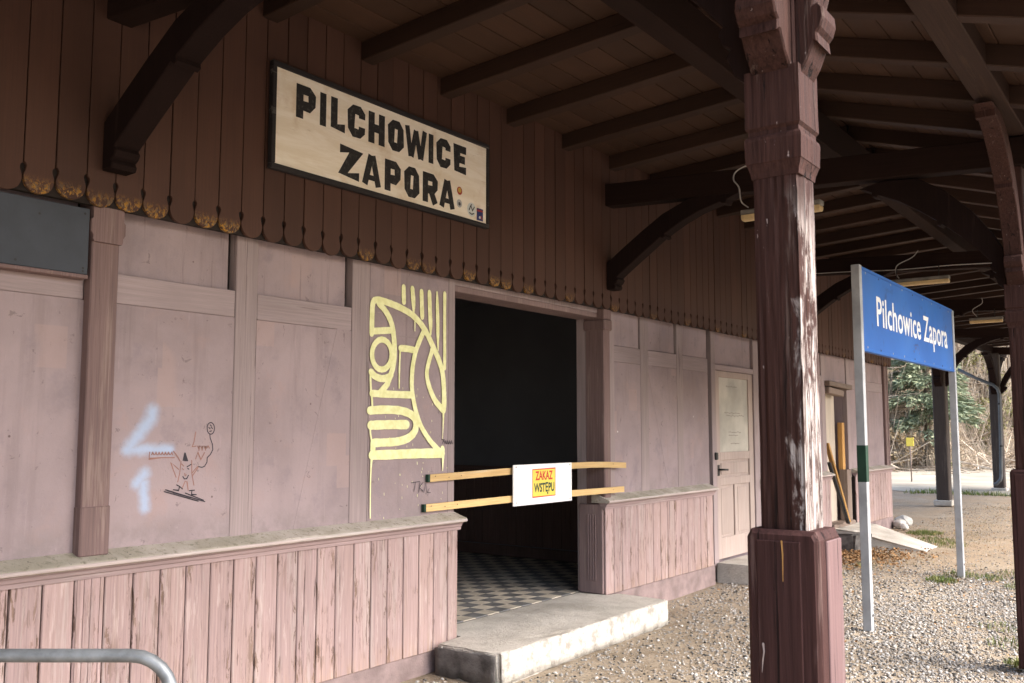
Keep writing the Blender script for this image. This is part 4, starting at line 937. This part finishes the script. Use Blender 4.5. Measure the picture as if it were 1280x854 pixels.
# ================================================================ ground
k = NT('sandy_ground'); v = k.pos()
a = k.noise(v, .55, 5, .6); b = k.noise(v, 3.2, 6, .65); f = k.noise(v, 38, 6, .75); g = k.noise(v, 120, 3, .6)
c = k.mix(k.ramp(a, .35, .65), (.27, .215, .155), (.37, .305, .23))
c = k.mix(k.ramp(b, .45, .7, 0, .75), c, (.20, .15, .10))
far = k.math('MULTIPLY', k.ramp(k.xyz(v)[1], 10.5, 14), k.ramp(k.noise(v, 1.3, 5, .65), .36, .62))
c = k.mix(k.math('MULTIPLY', far, .85), c, (.32, .235, .155))
c = k.mix(k.ramp(f, .50, .66, 0, .6), c, (.40, .355, .30)); c = k.mix(k.ramp(f, .47, .34, 0, .8), c, (.12, .095, .07)); c = k.mix(k.ramp(g, .6, .7, 0, .4), c, (.46, .43, .39))
k.bump(k.math('ADD', k.math('MULTIPLY', f, .7), k.math('MULTIPLY', g, .3)), .7, .03); M['ground'] = k.fin(c, .95, .1)
def gz(x, y): return .012*sin(x*1.7+y*.6)+.01*sin(y*1.3-x*.9)-.004
n = 150; V = []; Fc = []
xs = np.concatenate([np.linspace(-300, -6, 14), np.linspace(-5, 9, 80), np.linspace(10, 300, 14)]); ys = np.concatenate([np.linspace(-300, -4, 12), np.linspace(-3, 30, 120), np.linspace(31, 300, 12)])
for y in ys:
    for x in xs: V.append((x, y, gz(x, y)-.03 if -5 < x < 9 and -3 < y < 30 else -.03))
nx_ = len(xs)
for j in range(len(ys)-1):
    for i in range(nx_-1): q = j*nx_+i; Fc.append((q, q+1, q+1+nx_, q+nx_))
tag(put('ground', mesh(V, Fc, M['ground'], True)), kind='structure')
k = NT('pale_road_gravel'); v = k.pos()
c = k.mix(k.ramp(k.noise(v, .7, 5), .3, .7), (.27, .24, .19), (.36, .325, .265)); c = k.mix(k.ramp(k.noise(v, 25, 4, .7), .55, .7, 0, .5), c, (.36, .33, .28))
M['road'] = k.fin(c, .95, .1)
V = []; Fc = []; m_ = 60
for i in range(m_+1):
    x = -45+100*i/m_; e = 26.9+.35*sin(x*1.3)+.25*sin(x*3.1)
    V += [(x, e, -.026), (x, e+.6, .03), (x, 70, .035)]
for i in range(m_):
    for j in range(2): q = 3*i+j; Fc.append((q, q+3, q+4, q+1))
tag(put('road', mesh(V, Fc, M['road'])), kind='structure')
# hillside across the road
def yb(x): return 38.3+min(max(2.2*(x+5.6), -3), 20)+.7*sin(x*.9)
def hz(x, y):
    d = y-yb(x)
    if d < 0: return -.3
    base = .75*d*(1-math.exp(-d/1.2))+.0
    return min(base, 26+.1*d)+.35*sin(x*1.7+y*.8)*min(1, d/2)+.22*sin(x*4.1-y*2.2)*min(1, d/2)
k = NT('leaf_litter_slope'); v = k.pos()
a = k.noise(v, .5, 5, .6); b = k.noise(v, 4, 6, .7); f = k.noise(v, 22, 5, .75)
c = k.mix(k.ramp(a, .35, .65), (.30, .235, .165), (.42, .34, .25)); c = k.mix(k.ramp(f, .5, .65, 0, .8), c, (.40, .32, .235)); c = k.mix(k.ramp(b, .45, .3, 0, .7), c, (.09, .07, .045)); c = k.mix(k.ramp(k.noise(v, 1.1, 4), .6, .7, 0, .5), c, (.13, .17, .05))
k.bump(k.math('ADD', b, f), 1., .12); M['litter'] = k.fin(c, .95, .1)
V = []; Fc = []; gx = np.linspace(-42, 40, 130); gy = np.linspace(34, 95, 100)
for y in gy:
    for x in gx: V.append((x, y, hz(x, y)+random.uniform(-.06, .06)))
for j in range(len(gy)-1):
    for i in range(len(gx)-1): q = j*len(gx)+i; Fc.append((q, q+1, q+1+len(gx), q+len(gx)))
tag(put('hill', mesh(V, Fc, M['litter'], True)), kind='structure')
# ---------------------------------------------------------------- gravel
ico = bmesh.new(); bmesh.ops.create_icosphere(ico, subdivisions=1, radius=1); iv = np.array([v.co[:] for v in ico.verts]); ifc = np.array([[v.index for v in f.verts] for f in ico.faces]); ico.free()
def bulk(name, Vs, Fs, mat, tone=None):
    me = bpy.data.meshes.new('m'); me.vertices.add(len(Vs)); me.vertices.foreach_set('co', Vs.astype(np.float32).ravel())
    kf = Fs.shape[1]; me.loops.add(Fs.size); me.loops.foreach_set('vertex_index', Fs.astype(np.int32).ravel()); me.polygons.add(len(Fs))
    me.polygons.foreach_set('loop_start', np.arange(0, Fs.size, kf, dtype=np.int32)); me.update(calc_edges=True)
    if tone is not None:
        at = me.attributes.new('tone', 'FLOAT', 'POINT'); at.data.foreach_set('value', tone.astype(np.float32))
    me.materials.append(mat); return put(name, me)
k = NT('mixed_gravel'); at = k.n('ShaderNodeAttribute'); at.attribute_name = 'tone'; t = at.outputs['Fac']
c = k.mix(k.ramp(t, 0, .45), (.05, .047, .043), (.26, .245, .228)); c = k.mix(k.ramp(t, .45, 1.), c, (.54, .52, .495)); c = k.mix(k.math('MULTIPLY', k.ramp(k.math('FRACT', k.math('MULTIPLY', t, 17.3)), .6, .9), .4), c, (.34, .27, .20))
k.bump(k.noise(k.pos(), 160, 3), .3, .004); M['gravel'] = k.fin(c, .85, .2)
def stones(N, xr, yr, smin, smax, dens):
    P = []
    while len(P) < N:
        x = rng.uniform(*xr, 20000); y = rng.uniform(*yr, 20000); d = dens(x, y); keep = rng.uniform(0, 1, 20000) < d
        P += list(zip(x[keep], y[keep]))
    P = np.array(P[:N]); s = smin+(smax-smin)*rng.uniform(0, 1, N)**2.6
    proto = np.stack([iv*(1+rng.uniform(-.33, .33, (len(iv), 1)))*np.array([1, rng.uniform(.6, .95), rng.uniform(.45, .8)]) for _ in range(12)])
    pk = rng.integers(0, 12, N); Vx = proto[pk]*s[:, None, None]; an = rng.uniform(0, 2*pi, N); ca, sa = np.cos(an)[:, None], np.sin(an)[:, None]
    X = Vx[..., 0]*ca-Vx[..., 1]*sa; Y = Vx[..., 0]*sa+Vx[..., 1]*ca
    z0 = np.array([gz(a_, b_) for a_, b_ in P])-.03+s*.22
    Vw = np.stack([X+P[:, :1], Y+P[:, 1:], Vx[..., 2]+z0[:, None]], -1)
    tone = np.repeat(np.clip(rng.normal(.44, .25, N), 0, 1), len(iv))
    Fw = (ifc[None]+(np.arange(N)*len(iv))[:, None, None]).reshape(-1, 3)
    return Vw.reshape(-1, 3), Fw, tone
def dn(x, y):
    d = .30+.75*np.clip((x-1.1)/.9, 0, 1)
    d = np.where(y > 10.6, d*np.clip((12.6-y)/2., .05, 1), d)
    d = np.where((x > .0) & (x < .60) & (y > 4.95) & (y < 7.45), 0, d)
    d = d*(.55+.45*np.sin(x*2.3+y*1.1)**2)
    return np.clip(d, 0, 1)
a1 = stones(62000, (.03, 4.6), (3.6, 13), .005, .017, dn); a2 = stones(22000, (.03, 4.8), (3.4, 24), .004, .013, lambda x, y: np.where((x < .6) & (y > 4.95) & (y < 7.45), 0, .8))
Vw = np.concatenate([a1[0], a2[0]]); Fw = np.concatenate([a1[1], a2[1]+len(a1[0])]); tn = np.concatenate([a1[2], a2[2]])
tag(bulk('gravel', Vw, Fw, M['gravel'], tn), 'loose grey and tan gravel scattered over the platform', 'gravel', kind='stuff')
# pale stones at the building corner
def rock(x, y, s, label, mat=None):
    V = [Vector(v_)*1 for v_ in iv]; V = [Vector((v_.x*s*random.uniform(.8, 1.2), v_.y*s*random.uniform(.8, 1.2), v_.z*s*random.uniform(.6, .9))) for v_ in V]
    o = put('stone', mesh(V, [tuple(int(i) for i in f_) for f_ in ifc], mat or M['whitest']), None, None, (x, y, s*.3)); b_ = o.modifiers.new('b', 'BEVEL'); b_.width = s*.15; b_.segments = 2
    tag(o, label, 'stone', 'pale stones by the wall')
rock(.10, 16.8, .14, 'largest pale stone at the foot of the far building corner'); rock(.24, 16.5, .09, 'pale stone left of the largest one at the far corner'); rock(.05, 17.25, .16, 'pale stone just past the far building corner')
rock(.72, 11.2, .045, 'small white stone on the litter by the ramp', M['white'])
# ---------------------------------------------------------------- leaves and grass
def blades(N, centers, h, wd, spread):
    V = []; Fc = []
    for (cx, cy, r, cnt) in centers:
        for i in range(cnt):
            a_ = random.uniform(0, 2*pi); q = r*math.sqrt(random.random()); x, y = cx+q*cos(a_), cy+q*sin(a_)*1.3; hh = h*random.uniform(.4, 1.2)*(1-.5*q/r); le = random.uniform(.1, .7)*hh; b_ = random.uniform(0, 2*pi); z = gz(x, y)-.03
            px, py = -sin(b_)*wd, cos(b_)*wd; n_ = len(V)
            V += [(x-px, y-py, z), (x+px, y+py, z), (x+cos(b_)*le*.4+px*.8, y+sin(b_)*le*.4+py*.8, z+hh*.6), (x+cos(b_)*le*.4-px*.8, y+sin(b_)*le*.4-py*.8, z+hh*.6), (x+cos(b_)*le, y+sin(b_)*le, z+hh)]
            Fc += [(n_, n_+1, n_+2, n_+3), (n_+3, n_+2, n_+4)]
    return mesh(V, Fc, None)
k = NT('spring_grass'); v = k.pos(); M['grass'] = k.fin(k.mix(k.ramp(k.noise(v, 9, 3), .35, .65), (.07, .12, .022), (.20, .20, .07)), .7, .2)
k = NT('dry_grass'); v = k.pos(); M['dry'] = k.fin(k.mix(k.ramp(k.noise(v, 9, 3), .35, .65), (.22, .16, .08), (.40, .33, .19)), .8, .2)
gc = [(1.90, 11.25, .16, 420), (2.3, 11.75, .16, 150), (2.62, 11.3, .12, 70), (2.45, 12.2, .2, 90), (2.0, 11.8, .2, 200), (.62, 16.2, .28, 700), (.95, 15.3, .3, 320), (1.2, 14.9, .3, 260), (3.17, 7.55, .09, 160), (3.0, 8.2, .16, 90), (2.85, 8.9, .2, 90), (.95, 11.7, .12, 90), (.85, 10.9, .12, 70)]
gm = blades(0, gc, .075, .003, .1); gm.materials.append(M['grass']); tag(put('grass', gm), 'short green grass sprouting in the gravel', 'grass', kind='stuff')
gc2 = [(-2.+.25*i+random.uniform(-.1, .1), 26.7+random.uniform(-.25, .25), .28, 55) for i in range(18)]; gm = blades(0, gc2, .16, .008, .1); gm.materials.append(M['grass']); tag(put('grass', gm), 'strip of green grass along the edge of the pale road', 'grass', kind='stuff')
gc3 = [(.3+random.random()*.9, 11.2+random.random()*2, .2, 40) for i in range(20)]+[(.7+random.random()*.8, 15.2+random.random()*1.5, .3, 40) for i in range(14)]+[(random.uniform(.5, 3.2), random.uniform(12, 26), .35, 26) for i in range(90)]
gm = blades(0, gc3, .035, .004, .2); gm.materials.append(M['dry']); tag(put('dry_grass', gm), 'dry straw coloured grass on the bare ground', 'grass', kind='stuff')
V = []; Fc = []
def leafq(x, y, z, s):
    e = Euler((random.uniform(-.7, .7), random.uniform(-.7, .7), random.uniform(0, 6.3))).to_matrix(); n_ = len(V)
    for q in ((-.5, 0, 0), (0, -.32, .05), (.5, 0, 0), (0, .32, .08)): V.append(tuple(Vector((x, y, z))+e @ Vector(q)*s))
    Fc.append((n_, n_+1, n_+2, n_+3))
for i in range(1700):
    x, y = random.gauss(.62, .32), random.gauss(12.7, .75)
    if x > .05: leafq(x, y, gz(x, y)-.012+random.random()*.02, random.uniform(.03, .06))
for i in range(900): 
    x, y = random.uniform(.1, 3.4), random.uniform(7, 26); leafq(x, y, gz(x, y)-.014, random.uniform(.02, .045))
k = NT('brown_leaves'); M['leaf'] = k.fin(k.mix(k.ramp(k.noise(k.pos(), 22, 3), .4, .6), (.17, .085, .035), (.36, .22, .11)), .85, .15)
tag(put('leaf_litter', mesh(V, Fc, M['leaf'])), 'fallen brown leaves gathered by the wall', 'leaves', kind='stuff')
# ---------------------------------------------------------------- hillside plants
k = NT('dead_wood'); M['twig'] = k.fin(k.mix(k.ramp(k.noise(k.pos(), 2, 4), .35, .65), (.28, .22, .165), (.54, .46, .37)), .9, .1)
def sticks(N, gen, rr):
    Vs = np.zeros((N, 6, 3)); 
    for i in range(N):
        p, d, L, r = gen(); p = np.array(p); d = np.array(d)/np.linalg.norm(d); u = np.cross(d, [0, 0, 1.]) if abs(d[2]) < .95 else np.cross(d, [1., 0, 0]); u /= np.linalg.norm(u); w_ = np.cross(d, u)
        for q in range(3):
            o = u*cos(q*2.094)+w_*sin(q*2.094); Vs[i, q] = p+o*r; Vs[i, 3+q] = p+d*L+o*r*.35
    Fb = np.array([[0, 1, 4, 3], [1, 2, 5, 4], [2, 0, 3, 5]]); Fw = (Fb[None]+(np.arange(N)*6)[:, None, None]).reshape(-1, 4)
    return Vs.reshape(-1, 3), Fw
def g1():
    y = random.uniform(37, 62); x = random.uniform(-14, 4); y = max(y, yb(x)+.2) if random.random() < .8 else y; z = max(hz(x, y), 0)
    return (x, y, z+random.uniform(0, .25)), (random.uniform(-1, 1), random.uniform(-.5, .5), random.uniform(-.3, .45)), random.uniform(.6, 2.6), random.uniform(.012, .04)
def g2():
    x = random.uniform(-14, 6); y = yb(x)+abs(random.gauss(0, 9)); z = hz(x, y)
    return (x, y, z-.1), (random.uniform(-.45, .45), random.uniform(-.3, .3), 1), random.uniform(.8, 3.6), random.uniform(.008, .028)
A1 = sticks(5200, g1, 0); A2 = sticks(4600, g2, 0)
tag(bulk('dry_brushwood', np.concatenate([A1[0], A2[0]]), np.concatenate([A1[1], A2[1]+len(A1[0])]), M['twig']), 'tangle of dry twigs and fallen branches on the slope across the road', 'brushwood', kind='stuff')
k = NT('bare_bark'); M['bark'] = k.fin(k.mix(k.ramp(k.noise(k.scale(k.pos(), (6, 6, 1)), 1, 4), .35, .65), (.10, .075, .055), (.24, .19, .145)), .9, .1)
def bare_tree(x, y, h, label):
    z = hz(x, y)-.2; t_ = thing('bare_tree', (x, y, z), label, 'tree', 'leafless saplings on the slope')
    p = [(x, y, z)]
    for i in range(1, 7): p.append((x+random.gauss(0, .05)*i, y+random.gauss(0, .05)*i, z+h*i/6))
    put('trunk', tube(p, [.09*(1-.13*i) for i in range(7)], M['bark'], 6), None, t_)
    N = 70; it = iter(range(N))
    def gg():
        f_ = random.uniform(.2, 1); b_ = random.uniform(0, 6.3); q = p[min(6, int(f_*6))]
        return (q[0], q[1], z+h*f_), (cos(b_), sin(b_), random.uniform(.3, 1.3)), h*.28*(1.2-f_)+.2, .02*(1.2-f_)
    A = sticks(N, gg, 0); V_, F_ = A; o = bulk('crown', V_, F_, M['bark']); adopt(o, t_)
for i, (x, y, h) in enumerate([(-2.9, 49.5, 6), (-1.6, 50.5, 7), (-5.6, 44.5, 6.5), (-3.9, 47.5, 7), (-2.2, 53, 8), (-.9, 55, 8), (-6.9, 43.2, 6)]):
    bare_tree(x, y, h, ['slim leafless sapling left of the downpipe on the slope', 'leafless sapling on the slope seen right of the downpipe', 'leafless sapling beside the conifer on the slope', 'leafless sapling between the conifer and the downpipe', 'tall leafless sapling high on the slope by the downpipe', 'tallest leafless sapling at the far right of the slope', 'leafless sapling behind the yellow marker plate'][i])
def foliage(name, pts, s, cols, mat_name, aspect=.35):
    N = len(pts); Vs = np.zeros((N, 4, 3))
    for i, (p, d) in enumerate(pts):
        d = np.array(d, float); d /= np.linalg.norm(d)+1e-9; u = np.cross(d, rng.normal(size=3)); u /= np.linalg.norm(u); L = s*rng.uniform(.6, 1.3); p = np.array(p)
        Vs[i] = [p, p+d*L*.5+u*L*aspect, p+d*L, p+d*L*.5-u*L*aspect]
    Fw = np.arange(N*4).reshape(N, 4); tone = np.repeat(rng.uniform(0, 1, N), 4)
    k = NT(mat_name); at = k.n('ShaderNodeAttribute'); at.attribute_name = 'tone'; mt = k.fin(k.mix(at.outputs['Fac'], cols[0], cols[1]), .65, .25)
    k.b.inputs['Subsurface Weight'].default_value = 0
    return bulk(name, Vs.reshape(-1, 3), Fw, mt, tone)
def conifer(x, y, h, label):
    z = hz(x, y)-.2; t_ = thing('conifer_tree', (x, y, z), label, 'tree')
    put('trunk', tube([(x, y, z), (x+.05, y, z+h*.5), (x, y, z+h)], [.16, .10, .02], M['bark'], 8), None, t_)
    pts = []; br = []
    for i in range(100):
        f_ = random.uniform(.22, .98); a_ = random.uniform(0, 2*pi); L = (1-f_)*h*.30*random.uniform(.7, 1.15)+.25; zz = z+h*f_
        br.append([(x, y, zz), (x+cos(a_)*L*.5, y+sin(a_)*L*.5, zz-.05*L), (x+cos(a_)*L, y+sin(a_)*L, zz-.28*L)])
        for j in range(int(150*L)):
            q = random.uniform(.12, 1); w_ = .22*L*(1.05-q)+.07
            p = (x+cos(a_)*L*q+random.gauss(0, w_*.8), y+sin(a_)*L*q+random.gauss(0, w_*.8), zz-.28*L*q*q+random.gauss(0, .05)-.05)
            pts.append((p, (cos(a_)+random.gauss(0, .5), sin(a_)+random.gauss(0, .5), random.uniform(-.7, .2))))
    o = foliage('crown', pts, .26, ((.10, .135, .075, 1), (.30, .33, .21, 1)), 'conifer_needles', .12); adopt(o, t_)
    for b_ in br[:60]: put('branch', tube(b_, [.025, .016, .006], M['bark'], 5), None, t_)
conifer(-4.75, 41.0, 8.5, 'dark green conifer with drooping boughs on the slope across the road')
def shrub(x, y, r, h, label, cols, nm, N=900):
    z = max(hz(x, y), 0); t_ = thing('shrub', (x, y, z), label, 'shrub', 'shrubs on the slope')
    pts = []
    cl = [(random.gauss(0, r*.5), random.gauss(0, r*.5), random.uniform(.2, 1)*h) for _ in range(16)]
    for i in range(N):
        c_ = random.choice(cl); pts.append(((x+c_[0]+random.gauss(0, r*.16), y+c_[1]+random.gauss(0, r*.16), z+c_[2]+random.gauss(0, h*.09)), tuple(rng.normal(size=3))))
    adopt(foliage('crown', pts, .13, cols, nm, .3), t_)
    def gg():
        c_ = random.choice(cl); return (x+random.gauss(0, .1), y+random.gauss(0, .1), z-.1), (c_[0], c_[1], c_[2]+.3), math.hypot(c_[0], c_[1], c_[2])+.3, .014
    V_, F_ = sticks(60, gg, 0); o = bulk('stem', V_, F_, M['twig']); adopt(o, t_)
OL = ((.11, .115, .035, 1), (.27, .25, .10, 1))
for x, y, r, h, lab in [(-3.0, 45.2, .9, 2.2, 'olive green shrub on the slope left of the downpipe'), (-2.3, 47.2, 1.0, 2.6, 'larger olive shrub on the slope behind the downpipe'), (-1.2, 49.6, 1.0, 2.4, 'olive shrub on the slope right of the far post'), (-3.4, 47.0, .9, 2.0, 'dull olive shrub higher up the slope')]:
    shrub(x, y, r, h, lab, OL, 'olive_leaves')
shrub(-4.35, 41.0, .5, .5, 'low bright green shrub at the foot of the conifer', ((.08, .14, .03, 1), (.18, .24, .07, 1)), 'bright_leaves', 420)
shrub(-5.2, 39.2, .6, 1.5, 'straw coloured bush left of the yellow marker plate', ((.22, .16, .09, 1), (.42, .33, .2, 1)), 'straw_leaves', 600)
shrub(-4.4, 39.9, .5, 1.3, 'grey brown twiggy bush right of the yellow marker plate', ((.16, .125, .085, 1), (.33, .27, .19, 1)), 'grey_leaves', 500)
